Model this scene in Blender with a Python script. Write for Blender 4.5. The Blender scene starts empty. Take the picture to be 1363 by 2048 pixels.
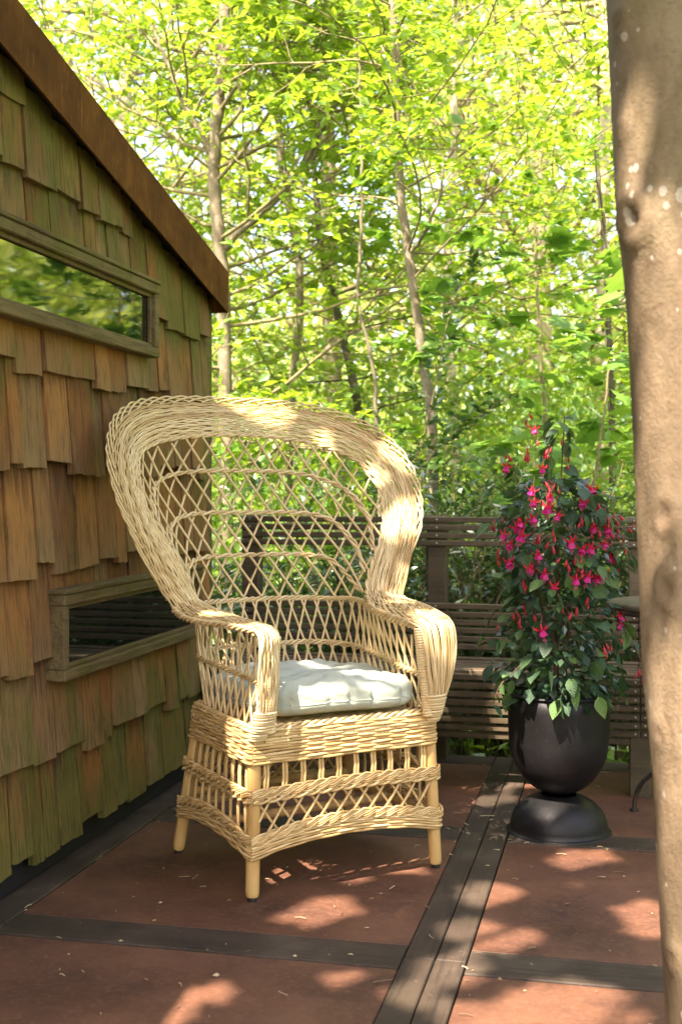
import bpy, math, random
import numpy as np
from mathutils import Vector, Matrix

random.seed(7)
rng = np.random.default_rng(11)
R = math.radians
scene = bpy.context.scene
col = scene.collection

# ------------------------------------------------------------------ camera
CAM_H = 1.15
YAW = 12.79
F = 2450.0            # focal length in pixels of a 1363 x 2048 frame
cam_data = bpy.data.cameras.new('camera')
cam = bpy.data.objects.new('camera', cam_data)
col.objects.link(cam)
cam.location = (0, 0, CAM_H)
cam.rotation_euler = (R(90), 0, R(YAW))
cam_data.sensor_fit = 'VERTICAL'
cam_data.sensor_height = 36.0
cam_data.sensor_width = 24.0
cam_data.lens = 36.0 * F / 2048.0
cam_data.shift_y = -44.0 / 2048.0
cam_data.clip_start = 0.05
cam_data.clip_end = 500
cam_data.dof.use_dof = True
cam_data.dof.focus_distance = 3.7
cam_data.dof.aperture_fstop = 4.5
scene.camera = cam

# ------------------------------------------------------------------ light
SUN_EL, SUN_AZ = 58.0, 20.0     # azimuth measured from -Y towards -X
TO_SUN = Vector((-math.sin(R(SUN_AZ)) * math.cos(R(SUN_EL)), -math.cos(R(SUN_AZ)) * math.cos(R(SUN_EL)), math.sin(R(SUN_EL))))
world = bpy.data.worlds.new('World')
scene.world = world
world.use_nodes = True
wn = world.node_tree.nodes
wl = world.node_tree.links
wn.clear()
wo = wn.new('ShaderNodeOutputWorld')
wb = wn.new('ShaderNodeBackground')
sky = wn.new('ShaderNodeTexSky')
sky.sky_type = 'NISHITA'
sky.sun_disc = False
sky.sun_elevation = R(SUN_EL)
sky.sun_rotation = math.atan2(TO_SUN.x, TO_SUN.y)
sky.air_density = 1.0
sky.dust_density = 5.0
sky.ozone_density = 1.0
wb.inputs['Strength'].default_value = 0.15
wl.new(sky.outputs[0], wb.inputs['Color'])
wl.new(wb.outputs[0], wo.inputs['Surface'])
sun_data = bpy.data.lights.new('sun', 'SUN')
sun_data.energy = 4.0
sun_data.angle = R(0.53)
sun_data.color = (1.0, 0.93, 0.80)
sun = bpy.data.objects.new('sun', sun_data)
col.objects.link(sun)
sun.rotation_euler = TO_SUN.to_track_quat('Z', 'Y').to_euler()
sun.location = (-3, -6, 12)

vs = scene.view_settings
vs.view_transform = 'Standard'
vs.look = 'None'
vs.exposure = 2.55
vs.use_white_balance = True
vs.white_balance_temperature = 7000
vs.white_balance_tint = 20
vs.gamma = 1.0
vs.use_curve_mapping = False
scene.cycles.max_bounces = 8
scene.cycles.diffuse_bounces = 4
scene.cycles.glossy_bounces = 3
scene.cycles.transmission_bounces = 4
scene.cycles.use_denoising = True
scene.cycles.sample_clamp_indirect = 8.0

# ------------------------------------------------------------------ helpers
CY, SY = math.cos(R(YAW)), math.sin(R(YAW))


def at(px, py, d):
    """point seen at pixel (px,py) of the 1363x2048 photograph at depth d metres"""
    xc = (px - 681.5) / F * d
    return Vector((xc * CY - d * SY, xc * SY + d * CY, CAM_H - (py - 980.0) / F * d))


class MB:
    def __init__(s):
        s.v = []; s.f = []; s.n = 0

    def add(s, v, f):
        v = np.asarray(v, float)
        s.v.append(v)
        f = np.asarray(f, int)
        s.f.append(f + s.n)
        s.n += len(v)

    def tube(s, pts, r, sides=6, cap=True):
        pts = np.asarray(pts, float)
        n = len(pts)
        r = np.broadcast_to(np.asarray(r, float), (n,))
        t = np.gradient(pts, axis=0)
        t /= np.linalg.norm(t, axis=1)[:, None] + 1e-12
        # parallel transport
        ref = np.array([0, 0, 1.0]) if abs(t[0][2]) < .9 else np.array([1.0, 0, 0])
        nrm = np.empty_like(pts)
        a = np.cross(t[0], ref); a /= np.linalg.norm(a)
        for i in range(n):
            a = a - t[i] * (a @ t[i])
            a = a / (math.sqrt(a @ a) + 1e-12)
            nrm[i] = a
        b = np.cross(t, nrm)
        ang = np.linspace(0, 2 * math.pi, sides, endpoint=False)
        ring = pts[:, None, :] + r[:, None, None] * (np.cos(ang)[None, :, None] * nrm[:, None, :] + np.sin(ang)[None, :, None] * b[:, None, :])
        v = ring.reshape(-1, 3)
        i = np.arange(n - 1)[:, None] * sides
        j = np.arange(sides)[None, :]
        k = (j + 1) % sides
        f = np.stack([i + j, i + k, i + sides + k, i + sides + j], -1).reshape(-1, 4)
        s.add(v, f)
        if cap:
            s.add(np.vstack([ring[0], pts[0][None]]), [[sides, (q + 1) % sides, q, q] for q in range(sides)])
            s.add(np.vstack([ring[-1], pts[-1][None]]), [[sides, q, (q + 1) % sides, (q + 1) % sides] for q in range(sides)])

    def box(s, c, size, bev=0.0, rot=None):
        x, y, z = [q / 2 for q in size]
        if bev <= 0:
            v = np.array([(a * x, b * y, g * z) for a in (-1, 1) for b in (-1, 1) for g in (-1, 1)])
            f = [[0, 1, 3, 2], [4, 6, 7, 5], [0, 4, 5, 1], [2, 3, 7, 6], [0, 2, 6, 4], [1, 5, 7, 3]]
        else:
            v = []; idx = {}
            for a in (-1, 1):
                for b in (-1, 1):
                    for g in (-1, 1):
                        for ax in range(3):
                            q = [a * (x - bev), b * (y - bev), g * (z - bev)]
                            q[ax] = (a * x, b * y, g * z)[ax]
                            idx[(a, b, g, ax)] = len(v); v.append(q)
            f = []
            for ax in range(3):
                o = [q for q in range(3) if q != ax]
                for sg in (-1, 1):
                    loop = []
                    for (p, q) in ((-1, -1), (1, -1), (1, 1), (-1, 1)):
                        k = [0, 0, 0]; k[ax] = sg; k[o[0]] = p; k[o[1]] = q
                        loop.append(idx[(*k, ax)])
                    f.append(loop)
            for ax in range(3):       # edge chamfers along ax
                o = [q for q in range(3) if q != ax]
                for p in (-1, 1):
                    for q in (-1, 1):
                        k0 = [0, 0, 0]; k0[o[0]] = p; k0[o[1]] = q
                        k1 = list(k0); k0[ax] = -1; k1[ax] = 1
                        f.append([idx[(*k0, o[0])], idx[(*k1, o[0])], idx[(*k1, o[1])], idx[(*k0, o[1])]])
            for a in (-1, 1):
                for b in (-1, 1):
                    for g in (-1, 1):
                        q = [idx[(a, b, g, m)] for m in range(3)]
                        f.append(q + [q[2]])
            v = np.array(v)
        if rot is not None:
            v = v @ np.array(rot.to_3x3()).T
        s.add(v + np.array(c), f)

    def mesh(s, name, smooth=True):
        v = np.vstack(s.v)
        f = np.vstack(s.f)
        tri = f[:, 2] == f[:, 3]
        quads = f[~tri]; tris = f[tri][:, :3]
        me = bpy.data.meshes.new(name)
        me.vertices.add(len(v))
        me.vertices.foreach_set('co', v.astype(np.float32).ravel())
        nl = len(quads) * 4 + len(tris) * 3
        me.loops.add(nl)
        me.loops.foreach_set('vertex_index', np.concatenate([quads.ravel(), tris.ravel()]).astype(np.int32))
        me.polygons.add(len(quads) + len(tris))
        ls = np.concatenate([np.arange(len(quads)) * 4, len(quads) * 4 + np.arange(len(tris)) * 3])
        me.polygons.foreach_set('loop_start', ls.astype(np.int32))
        me.polygons.foreach_set('use_smooth', np.full(len(ls), smooth, dtype=bool))
        me.update(calc_edges=True)
        me.validate()
        return me

    def build(s, name, mat, parent=None, smooth=True):
        return obj(name, s.mesh(name, smooth), mat, parent)


def obj(name, me, mat, parent=None):
    o = bpy.data.objects.new(name, me)
    col.objects.link(o)
    if mat is not None and me is not None and not me.materials:
        me.materials.append(mat)
    if parent is not None:
        o.parent = parent
    return o


def tag(o, label=None, cat=None, group=None, kind=None):
    if label: o['label'] = label
    if cat: o['category'] = cat
    if group: o['group'] = group
    if kind: o['kind'] = kind
    return o


def thing(name, label, cat, loc=(0, 0, 0), rz=0.0, group=None):
    o = bpy.data.objects.new(name, None)
    o.empty_display_size = 0.1
    col.objects.link(o)
    o.location = loc
    o.rotation_euler = (0, 0, rz)
    return tag(o, label, cat, group)


def child_world(name, mb, mat, parent, smooth=True):
    """mesh given in world coordinates, made a child of an Empty that is only translated"""
    l = np.array(parent.location)
    mb.v = [v - l for v in mb.v]
    return mb.build(name, mat, parent, smooth)


def spline(pts, n, closed=False):
    """Catmull-Rom through pts resampled uniformly to n points"""
    p = np.asarray(pts, float)
    if closed:
        q = np.vstack([p[-1], p, p[0], p[1]])
    else:
        q = np.vstack([2 * p[0] - p[1], p, 2 * p[-1] - p[-2]])
    out = []
    m = 12
    for i in range(1, len(q) - 2):
        t = np.linspace(0, 1, m, endpoint=False)[:, None]
        a, b, c, d = q[i - 1], q[i], q[i + 1], q[i + 2]
        out.append(.5 * (2 * b + (c - a) * t + (2 * a - 5 * b + 4 * c - d) * t ** 2 + (3 * b - a - 3 * c + d) * t ** 3))
    out.append(q[-2][None])
    o = np.vstack(out)
    return resample(o, n)


def resample(o, n):
    s = np.r_[0, np.cumsum(np.linalg.norm(np.diff(o, axis=0), axis=1))]
    t = np.linspace(0, s[-1], n)
    return np.stack([np.interp(t, s, o[:, k]) for k in range(o.shape[1])], 1)


def length(p):
    return float(np.linalg.norm(np.diff(p, axis=0), axis=1).sum())


# ------------------------------------------------------------------ materials
MATS = {}


class NT:
    """small node-tree writer"""
    def __init__(s, name):
        s.m = bpy.data.materials.new(name)
        s.m.use_nodes = True
        s.t = s.m.node_tree
        s.t.nodes.clear()
        s.out = s.n('ShaderNodeOutputMaterial')
        MATS[name] = s.m

    def n(s, typ, **kw):
        q = s.t.nodes.new(typ)
        for k, v in kw.items():
            setattr(q, k, v)
        return q

    def l(s, a, b):
        s.t.links.new(a, b)

    def coord(s, which='Object', scale=(1, 1, 1)):
        c = s.n('ShaderNodeTexCoord')
        m = s.n('ShaderNodeMapping')
        m.inputs['Scale'].default_value = scale
        s.l(c.outputs[which], m.inputs[0])
        return m.outputs[0]

    def worldpos(s, scale=(1, 1, 1)):
        g = s.n('ShaderNodeNewGeometry')
        m = s.n('ShaderNodeMapping')
        m.inputs['Scale'].default_value = scale
        s.l(g.outputs['Position'], m.inputs[0])
        return m.outputs[0]

    def noise(s, vec, scale, detail=4, rough=.55, dist=0.0):
        q = s.n('ShaderNodeTexNoise')
        q.inputs['Scale'].default_value = scale
        q.inputs['Detail'].default_value = detail
        q.inputs['Roughness'].default_value = rough
        q.inputs['Distortion'].default_value = dist
        if vec is not None: s.l(vec, q.inputs['Vector'])
        return q.outputs[0]

    def ramp(s, fac, stops):
        q = s.n('ShaderNodeValToRGB')
        e = q.color_ramp.elements
        while len(e) < len(stops): e.new(.5)
        for i, (p, c) in enumerate(stops):
            e[i].position = p
            e[i].color = (*c, 1) if len(c) == 3 else c
        s.l(fac, q.inputs[0])
        return q.outputs[0]

    def mix(s, fac, a, b, mode='MIX'):
        q = s.n('ShaderNodeMix', data_type='RGBA', blend_type=mode)
        for i, v in ((0, fac), (6, a), (7, b)):
            if hasattr(v, 'is_output') or isinstance(v, bpy.types.NodeSocket):
                s.l(v, q.inputs[i])
            elif i == 0:
                q.inputs[0].default_value = v
            else:
                q.inputs[i].default_value = (*v, 1)
        return q.outputs[2]

    def math(s, op, a, b=0.0, clamp=False):
        q = s.n('ShaderNodeMath', operation=op, use_clamp=clamp)
        for i, v in enumerate((a, b)):
            if isinstance(v, bpy.types.NodeSocket): s.l(v, q.inputs[i])
            else: q.inputs[i].default_value = v
        return q.outputs[0]

    def bump(s, h, strength, dist):
        q = s.n('ShaderNodeBump')
        q.inputs['Strength'].default_value = strength
        q.inputs['Distance'].default_value = dist
        s.l(h, q.inputs['Height'])
        return q.outputs[0]

    def bsdf(s, color, rough=.6, normal=None, spec=.5, metal=0.0, **kw):
        q = s.n('ShaderNodeBsdfPrincipled')
        def put(k, v):
            if isinstance(v, bpy.types.NodeSocket): s.l(v, q.inputs[k])
            elif k == 'Base Color': q.inputs[k].default_value = (*v, 1)
            else: q.inputs[k].default_value = v
        put('Base Color', color); put('Roughness', rough); put('Specular IOR Level', spec); put('Metallic', metal)
        for k, v in kw.items(): put(k, v)
        if normal is not None: s.l(normal, q.inputs['Normal'])
        return q.outputs[0]

    def done(s, sh):
        s.l(sh, s.out.inputs['Surface'])
        return s.m


def leaf_mat(name, stops, trans, tfac=.5, rough=.45, gloss=.05, freq=True):
    t = NT(name)
    g = t.n('ShaderNodeNewGeometry')
    fac = g.outputs['Random Per Island']
    c = t.ramp(fac, stops)
    big = t.noise(t.worldpos(), .55, 2)
    c = t.mix(t.math('MULTIPLY', t.math('SUBTRACT', big, .42, True), 1.1, True), c, stops[-1][1])
    d = t.n('ShaderNodeBsdfDiffuse'); t.l(c, d.inputs[0])
    tr = t.n('ShaderNodeBsdfTranslucent')
    ct = t.mix(.55, c, trans)
    t.l(ct, tr.inputs[0])
    m = t.n('ShaderNodeMixShader'); m.inputs[0].default_value = tfac
    t.l(d.outputs[0], m.inputs[1]); t.l(tr.outputs[0], m.inputs[2])
    gl = t.n('ShaderNodeBsdfGlossy'); gl.inputs['Roughness'].default_value = rough
    gl.inputs[0].default_value = (.9, .95, 1, 1)
    m2 = t.n('ShaderNodeMixShader'); m2.inputs[0].default_value = gloss
    t.l(m.outputs[0], m2.inputs[1]); t.l(gl.outputs[0], m2.inputs[2])
    return t.done(m2.outputs[0])


def bark_mat(name, a, b, lichen=(.5, .5, .42), lfac=.5, scale=1.0):
    t = NT(name)
    w = t.worldpos()
    n1 = t.noise(w, 5 * scale, 5, .6)
    c = t.ramp(n1, [(.3, a), (.7, b)])
    n2 = t.noise(w, 16 * scale, 5, .7)
    m = t.math('MULTIPLY', t.math('GREATER_THAN', n2, .60), lfac)
    c = t.mix(m, c, lichen)
    h = t.noise(t.worldpos((1, 1, .4)), 55 * scale, 5, .6)
    return t.done(t.bsdf(c, .8, t.bump(h, .5, .01), .2))


# fresh spring leaves, shrubs, fuchsia
leaf_mat('beech_leaf', [(0, (.10, .24, .012)), (.5, (.16, .31, .02)), (1, (.26, .39, .03))], (.42, .56, .03), .6)
leaf_mat('yellow_leaf', [(0, (.19, .33, .03)), (.5, (.31, .44, .05)), (1, (.43, .51, .10))], (.60, .66, .14), .62)
leaf_mat('maple_leaf', [(0, (.09, .22, .025)), (1, (.16, .31, .04))], (.25, .42, .04), .5)
leaf_mat('privet_leaf', [(0, (.022, .075, .018)), (.6, (.04, .115, .02)), (1, (.08, .17, .025))], (.14, .28, .03), .3, .35, .09)
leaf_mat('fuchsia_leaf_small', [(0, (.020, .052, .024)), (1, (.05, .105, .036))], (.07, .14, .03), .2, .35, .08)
leaf_mat('overhead_leaf', [(0, (.06, .14, .016)), (1, (.11, .22, .025))], (.2, .32, .03), .35)
leaf_mat('undergrowth_leaf', [(0, (.05, .16, .015)), (1, (.19, .33, .03))], (.33, .48, .03), .5)
bark_mat('bark_grey', (.13, .11, .07), (.24, .20, .13), (.36, .36, .26), .5, 1.5)
bark_mat('bark_pale', (.30, .25, .17), (.46, .40, .30), (.6, .58, .5), .4, .8)
bark_mat('bark_dark', (.05, .045, .03), (.10, .085, .055), (.2, .22, .12), .3, 1.5)
bark_mat('twig', (.15, .13, .06), (.25, .21, .11), (.28, .27, .14), .2, 2)

# big foreground trunk
t = NT('bark_smooth')
w = t.worldpos((1, 1, .55))
c = t.ramp(t.noise(w, 4.2, 7, .68, .5), [(.30, (.075, .057, .034)), (.45, (.145, .106, .064)), (.56, (.22, .162, .10)), (.72, (.31, .238, .155))])
fine = t.noise(t.worldpos((1, 1, .7)), 26, 6, .72)
c = t.mix(t.math('MULTIPLY', t.math('SUBTRACT', .5, fine, True), 3.0, True), c, (.12, .078, .04))
gsep = t.n('ShaderNodeSeparateXYZ'); gge = t.n('ShaderNodeNewGeometry'); t.l(gge.outputs['Position'], gsep.inputs[0])
hgt = t.math('MULTIPLY', t.math('SUBTRACT', gsep.outputs[2], 1.25), .5, True)
alg = t.math('MULTIPLY', t.math('SUBTRACT', t.math('ADD', t.noise(t.worldpos(), 3.4, 5, .65), hgt), .56, True), 2.6, True)
c = t.mix(t.math('MULTIPLY', alg, .7), c, (.115, .098, .04))
vor = t.n('ShaderNodeTexVoronoi'); vor.inputs['Scale'].default_value = 42
t.l(t.worldpos((1, 1, .8)), vor.inputs['Vector'])
sp = t.math('MULTIPLY', t.math('LESS_THAN', t.math('ADD', vor.outputs['Distance'], t.math('MULTIPLY', t.noise(t.worldpos(), 90, 3), .12)), t.math('MULTIPLY', t.math('SUBTRACT', t.noise(t.worldpos(), 7, 2), .50, True), 2.4)), .5)
c = t.mix(sp, c, (.50, .47, .41))
sp2 = t.noise(t.worldpos((1, 1, 2.0)), 46, 5, .75)
c = t.mix(t.math('MULTIPLY', t.math('GREATER_THAN', sp2, .62), .4), c, (.085, .06, .035))
atr = t.n('ShaderNodeAttribute'); atr.attribute_name = 'scar'
c = t.mix(t.math('MULTIPLY', t.math('MULTIPLY', atr.outputs['Fac'], .8), t.math('ADD', t.noise(t.worldpos(), 40, 4), .2), True), c, (.085, .05, .03))
h = t.math('ADD', fine, t.math('MULTIPLY', t.noise(t.worldpos(), 130, 4, .7), .4))
t.done(t.bsdf(c, .72, t.bump(h, .7, .007), .25))

# wicker
def wicker(name, a, b, c3, rough=.42):
    t = NT(name)
    g = t.n('ShaderNodeNewGeometry')
    c = t.ramp(g.outputs['Random Per Island'], [(0, a), (.55, b), (1, c3)])
    n = t.noise(t.coord('Object'), 9, 4, .6)
    c = t.mix(t.math('MULTIPLY', t.math('SUBTRACT', n, .5, True), 1.6, True), c, (a[0] * .72, a[1] * .62, a[2] * .5))
    n2 = t.noise(t.coord('Object'), 90, 3, .6)
    c = t.mix(t.math('MULTIPLY', t.math('GREATER_THAN', n2, .70), .35), c, (.16, .09, .035))
    h = t.noise(t.coord('Object'), 160, 3)
    return t.done(t.bsdf(c, rough, t.bump(h, .25, .002), .4))

wicker('wicker', (.45, .29, .12), (.64, .465, .235), (.75, .59, .35))
wicker('wicker_base', (.41, .24, .085), (.58, .385, .165), (.70, .51, .26))

t = NT('rattan_pole')
w = t.coord('Object', (1, 1, .25))
c = t.ramp(t.noise(w, 14, 5, .6, .3), [(.3, (.42, .235, .075)), (.55, (.56, .35, .135)), (.8, (.62, .42, .18))])
c = t.mix(t.math('MULTIPLY', t.math('GREATER_THAN', t.noise(t.coord('Object', (1, 1, .5)), 45, 4, .7), .70), .5), c, (.12, .07, .03))
t.done(t.bsdf(c, .38, t.bump(t.noise(t.coord('Object', (1, 1, .1)), 90, 3), .3, .002), .45))

t = NT('cushion_cloth')
w = t.coord('Object')
c = t.ramp(t.noise(w, 5, 4), [(.35, (.43, .465, .37)), (.7, (.51, .545, .44))])
wv = t.n('ShaderNodeTexWave'); wv.inputs['Scale'].default_value = 420; t.l(w, wv.inputs['Vector'])
wv2 = t.n('ShaderNodeTexWave', bands_direction='Y'); wv2.inputs['Scale'].default_value = 420; t.l(w, wv2.inputs['Vector'])
h = t.math('ADD', wv.outputs['Fac'], wv2.outputs['Fac'])
hh = t.math('ADD', t.math('MULTIPLY', h, .03), t.noise(w, 9, 6, .6, 1.6))
t.done(t.bsdf(c, .9, t.bump(hh, .55, .022), .15, **{'Sheen Weight': .2}))

# shingles: cedar, weathered, mossy
def cedar(name, frame=False):
    t = NT(name)
    oi = t.n('ShaderNodeObjectInfo')
    rnd = oi.outputs['Random']
    off = t.n('ShaderNodeCombineXYZ')
    t.l(t.math('MULTIPLY', rnd, 37.0), off.inputs[0]); t.l(t.math('MULTIPLY', rnd, 11.0), off.inputs[1])
    add = t.n('ShaderNodeVectorMath', operation='ADD')
    t.l(t.worldpos((1, 1, .06) if not frame else (1, .06, 1)), add.inputs[0]); t.l(off.outputs[0], add.inputs[1])
    grain = t.noise(add.outputs[0], 95, 6, .62, .2)
    blot = t.noise(t.worldpos((1, 1.2, .55)), 5.5, 5, .62, .5)
    c = t.ramp(rnd, [(0, (.17, .064, .018)), (.25, (.32, .130, .038)), (.45, (.19, .090, .032)), (.65, (.36, .155, .046)), (.85, (.22, .115, .045)), (1, (.29, .165, .07))])
    if not frame:     # silvered towards the exposed butt, redder, water-stained and shadow-darkened below the course above
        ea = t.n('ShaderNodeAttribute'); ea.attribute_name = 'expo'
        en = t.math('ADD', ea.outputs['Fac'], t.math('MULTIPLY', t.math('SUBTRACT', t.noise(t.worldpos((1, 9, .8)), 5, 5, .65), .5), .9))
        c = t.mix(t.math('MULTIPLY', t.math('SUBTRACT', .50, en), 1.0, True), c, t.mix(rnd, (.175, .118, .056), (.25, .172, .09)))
        c = t.mix(t.math('MULTIPLY', t.math('MULTIPLY', t.math('SUBTRACT', en, .72), 3.0, True), .8), c, t.mix(rnd, (.085, .028, .008), (.036, .016, .007)))  # water stain under each butt, painted stronger to stand in for weak shadow
    if frame:
        c = t.ramp(t.noise(t.worldpos((1, .2, 1)), 14, 4), [(.3, (.11, .076, .032)), (.7, (.19, .135, .06))])
    # algae, by patches that favour the foot, the far end and the top of the wall
    sep = t.n('ShaderNodeSeparateXYZ'); gg = t.n('ShaderNodeNewGeometry'); t.l(gg.outputs['Position'], sep.inputs[0])
    y, z = sep.outputs[1], sep.outputs[2]
    low = t.math('MULTIPLY', t.math('SUBTRACT', .70, z), 1.6, True)
    hi = t.math('MULTIPLY', t.math('SUBTRACT', z, 1.55), 1.3, True)
    far = t.math('MULTIPLY', t.math('SUBTRACT', y, 3.95), .5, True)
    bias = t.math('ADD', t.math('ADD', low, hi), far)
    alg = t.math('MULTIPLY', t.math('SUBTRACT', t.math('ADD', t.math('ADD', blot, t.math('MULTIPLY', t.noise(t.worldpos((1, 2.5, 1)), 2.3, 3), .9)), t.math('MULTIPLY', bias, .42)), 1.03), 3.6, True)
    c = t.mix(t.math('MULTIPLY', alg, .78), c, t.mix(t.noise(t.worldpos(), 9, 3), (.055, .066, .006), (.165, .155, .032)))
    # dark water marks
    st = t.noise(t.worldpos((1, 3.5, .9)), 4.4, 5, .7, .6)
    c = t.mix(t.math('MULTIPLY', t.math('SUBTRACT', st, .55, True), 4.2, True), c, (.055, .032, .016))
    c = t.mix(t.math('MULTIPLY', t.math('SUBTRACT', .52, grain, True), 2.6, True), c, (.030, .018, .008))
    h = t.math('ADD', grain, t.math('MULTIPLY', t.noise(t.worldpos(), 30, 3), .25))
    return t.done(t.bsdf(c, .78, t.bump(h, .9, .008), .25))

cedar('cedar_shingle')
cedar('cedar_frame', True)

t = NT('rust_steel')
w = t.worldpos((1, 1, 1))
c = t.ramp(t.noise(w, 7, 6, .65), [(.3, (.070, .026, .007)), (.55, (.115, .044, .011)), (.75, (.18, .072, .015))])
str_ = t.noise(t.worldpos((6, 6, .5)), 14, 4, .7)
c = t.mix(t.math('MULTIPLY', t.math('SUBTRACT', str_, .58, True), 4, True), c, (.32, .15, .035))
t.done(t.bsdf(c, .85, t.bump(t.noise(w, 60, 4), .25, .004), .12))

t = NT('dark_soffit')
t.done(t.bsdf((.012, .010, .008), .8))

t = NT('window_glass')
t.done(t.bsdf((.004, .006, .004), .03, None, .5, IOR=2.3))

t = NT('rust_panel')
w = t.worldpos()
c = t.ramp(t.noise(w, 2.6, 6, .6, .3), [(.3, (.060, .026, .016)), (.5, (.105, .046, .026)), (.72, (.165, .074, .040))])
c = t.mix(t.math('MULTIPLY', t.math('SUBTRACT', t.noise(w, 60, 5, .7), .48, True), 2.4, True), c, (.20, .094, .056))
c = t.mix(t.math('MULTIPLY', t.math('SUBTRACT', t.noise(w, 110, 4, .7), .58, True), 4, True), c, (.05, .025, .02))
c = t.mix(t.math('MULTIPLY', t.math('SUBTRACT', t.noise(w, 5.5, 5, .7, 1.0), .56, True), 3, True), c, (.045, .024, .019))
c = t.mix(t.math('MULTIPLY', t.math('SUBTRACT', t.noise(t.worldpos((1, 2.2, 1)), 1.7, 6, .7, 1.5), .53, True), 3.0, True), c, (.15, .075, .045))
rg = t.ramp(t.noise(w, 6, 4), [(.3, (.5, .5, .5)), (.7, (.72, .72, .72))])
t.done(t.bsdf(c, rg, t.bump(t.noise(w, 140, 5, .7), .35, .004), .35))

def plank_mat(name, a, b, c2, axis, green=.3):
    t = NT(name)
    sc = {'x': (.05, 1, 1), 'y': (1, .05, 1)}[axis]
    g = t.noise(t.worldpos(sc), 70, 6, .65, .2)
    bl = t.noise(t.worldpos(), 4.5, 5, .6)
    c = t.ramp(bl, [(.3, a), (.55, b), (.75, c2)])
    c = t.mix(t.math('MULTIPLY', t.math('SUBTRACT', .5, g, True), 3, True), c, (a[0] * .35, a[1] * .35, a[2] * .35))
    c = t.mix(t.math('MULTIPLY', t.math('SUBTRACT', t.noise(t.worldpos(), 3, 5, .65), .5, True), green * 6, True), c, (.05, .055, .018))
    c = t.mix(t.math('MULTIPLY', t.math('GREATER_THAN', t.noise(t.worldpos(), 85, 3), .68), .3), c, (.2, .16, .12))
    return t.done(t.bsdf(c, .68, t.bump(g, .6, .004), .35))

plank_mat('deck_plank_x', (.030, .020, .013), (.054, .037, .025), (.092, .068, .048), 'x', .08)
plank_mat('deck_plank_y', (.030, .020, .013), (.054, .037, .025), (.092, .068, .048), 'y', .08)
plank_mat('bench_slat_wood', (.055, .039, .021), (.095, .069, .037), (.15, .112, .064), 'x', .34)

t = NT('black_metal')
w = t.coord('Object')
c = t.ramp(t.noise(w, 8, 5, .6), [(.35, (.005, .0046, .0048)), (.7, (.010, .009, .0095))])
c = t.mix(t.math('MULTIPLY', t.math('GREATER_THAN', t.noise(w, 75, 3, .7), .70), .35), c, (.12, .11, .10))
rg = t.ramp(t.noise(w, 14, 4), [(.3, (.40, .40, .40)), (.7, (.58, .58, .58))])
t.done(t.bsdf(c, rg, t.bump(t.noise(w, 130, 4), .2, .003), .32))

t = NT('iron')
t.done(t.bsdf(t.ramp(t.noise(t.coord('Object'), 30, 4), [(.4, (.03, .026, .024)), (.7, (.07, .045, .03))]), .5, None, .5, .3))
t = NT('screw_steel'); t.done(t.bsdf((.35, .33, .3), .4, None, .5, .8))
t = NT('rubber'); t.done(t.bsdf((.01, .01, .01), .6))
t = NT('soil'); t.done(t.bsdf(t.ramp(t.noise(t.worldpos(), 40, 5), [(.3, (.02, .014, .008)), (.7, (.06, .042, .025))]), .95))
t = NT('forest_floor')
w = t.worldpos()
c = t.ramp(t.noise(w, 1.1, 6, .65), [(.3, (.035, .045, .012)), (.5, (.06, .085, .018)), (.7, (.10, .085, .04))])
t.done(t.bsdf(c, .95, t.bump(t.noise(w, 12, 5), .8, .05), .1))
t = NT('table_wood')
t.done(t.bsdf(t.ramp(t.noise(t.worldpos((.2, 1, 1)), 50, 5), [(.3, (.05, .036, .022)), (.7, (.11, .082, .052))]), .6))
t = NT('litter')
g = t.n('ShaderNodeNewGeometry')
t.done(t.bsdf(t.ramp(g.outputs['Random Per Island'], [(0, (.10, .06, .03)), (.4, (.28, .20, .10)), (1, (.48, .42, .24))]), .8))

# fuchsia
t = NT('fuchsia_leaf')
oi = t.n('ShaderNodeObjectInfo')
c = t.ramp(oi.outputs['Random'], [(0, (.020, .050, .026)), (.6, (.036, .082, .036)), (.80, (.060, .125, .036)), (1, (.12, .21, .05))])
uvw = t.coord('Object')
sepn = t.n('ShaderNodeSeparateXYZ'); t.l(uvw, sepn.inputs[0])
vein = t.math('LESS_THAN', t.math('ABSOLUTE', sepn.outputs[1]), .016)
c = t.mix(t.math('MULTIPLY', vein, .35), c, (.10, .17, .06))
wvv = t.n('ShaderNodeTexWave'); wvv.inputs['Scale'].default_value = 2.2; wvv.inputs['Distortion'].default_value = .6
cmb = t.n('ShaderNodeCombineXYZ'); t.l(t.math('SUBTRACT', sepn.outputs[0], t.math('ABSOLUTE', sepn.outputs[1])), cmb.inputs[0]); t.l(cmb.outputs[0], wvv.inputs['Vector'])
p = t.bsdf(c, .48, t.bump(wvv.outputs['Fac'], .25, .05), .35)
tr = t.n('ShaderNodeBsdfTranslucent'); tr.inputs[0].default_value = (.08, .18, .03, 1)
m = t.n('ShaderNodeMixShader'); m.inputs[0].default_value = .15
t.l(p, m.inputs[1]); t.l(tr.outputs[0], m.inputs[2])
t.done(m.outputs[0])
def petal(name, col_, tr_):
    t = NT(name)
    p = t.bsdf(col_, .4, None, .4)
    tr = t.n('ShaderNodeBsdfTranslucent'); tr.inputs[0].default_value = (*tr_, 1)
    m = t.n('ShaderNodeMixShader'); m.inputs[0].default_value = .3
    t.l(p, m.inputs[1]); t.l(tr.outputs[0], m.inputs[2])
    return t.done(m.outputs[0])
petal('sepal_red', (.62, .012, .045), (.8, .03, .06))
petal('petal_magenta', (.60, .016, .20), (.8, .04, .3))
petal('bud_red', (.50, .035, .055), (.6, .06, .06))
petal('stamen_pink', (.65, .10, .22), (.7, .15, .25))
t = NT('red_stem'); t.done(t.bsdf((.11, .045, .03), .6))
M = MATS

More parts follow.
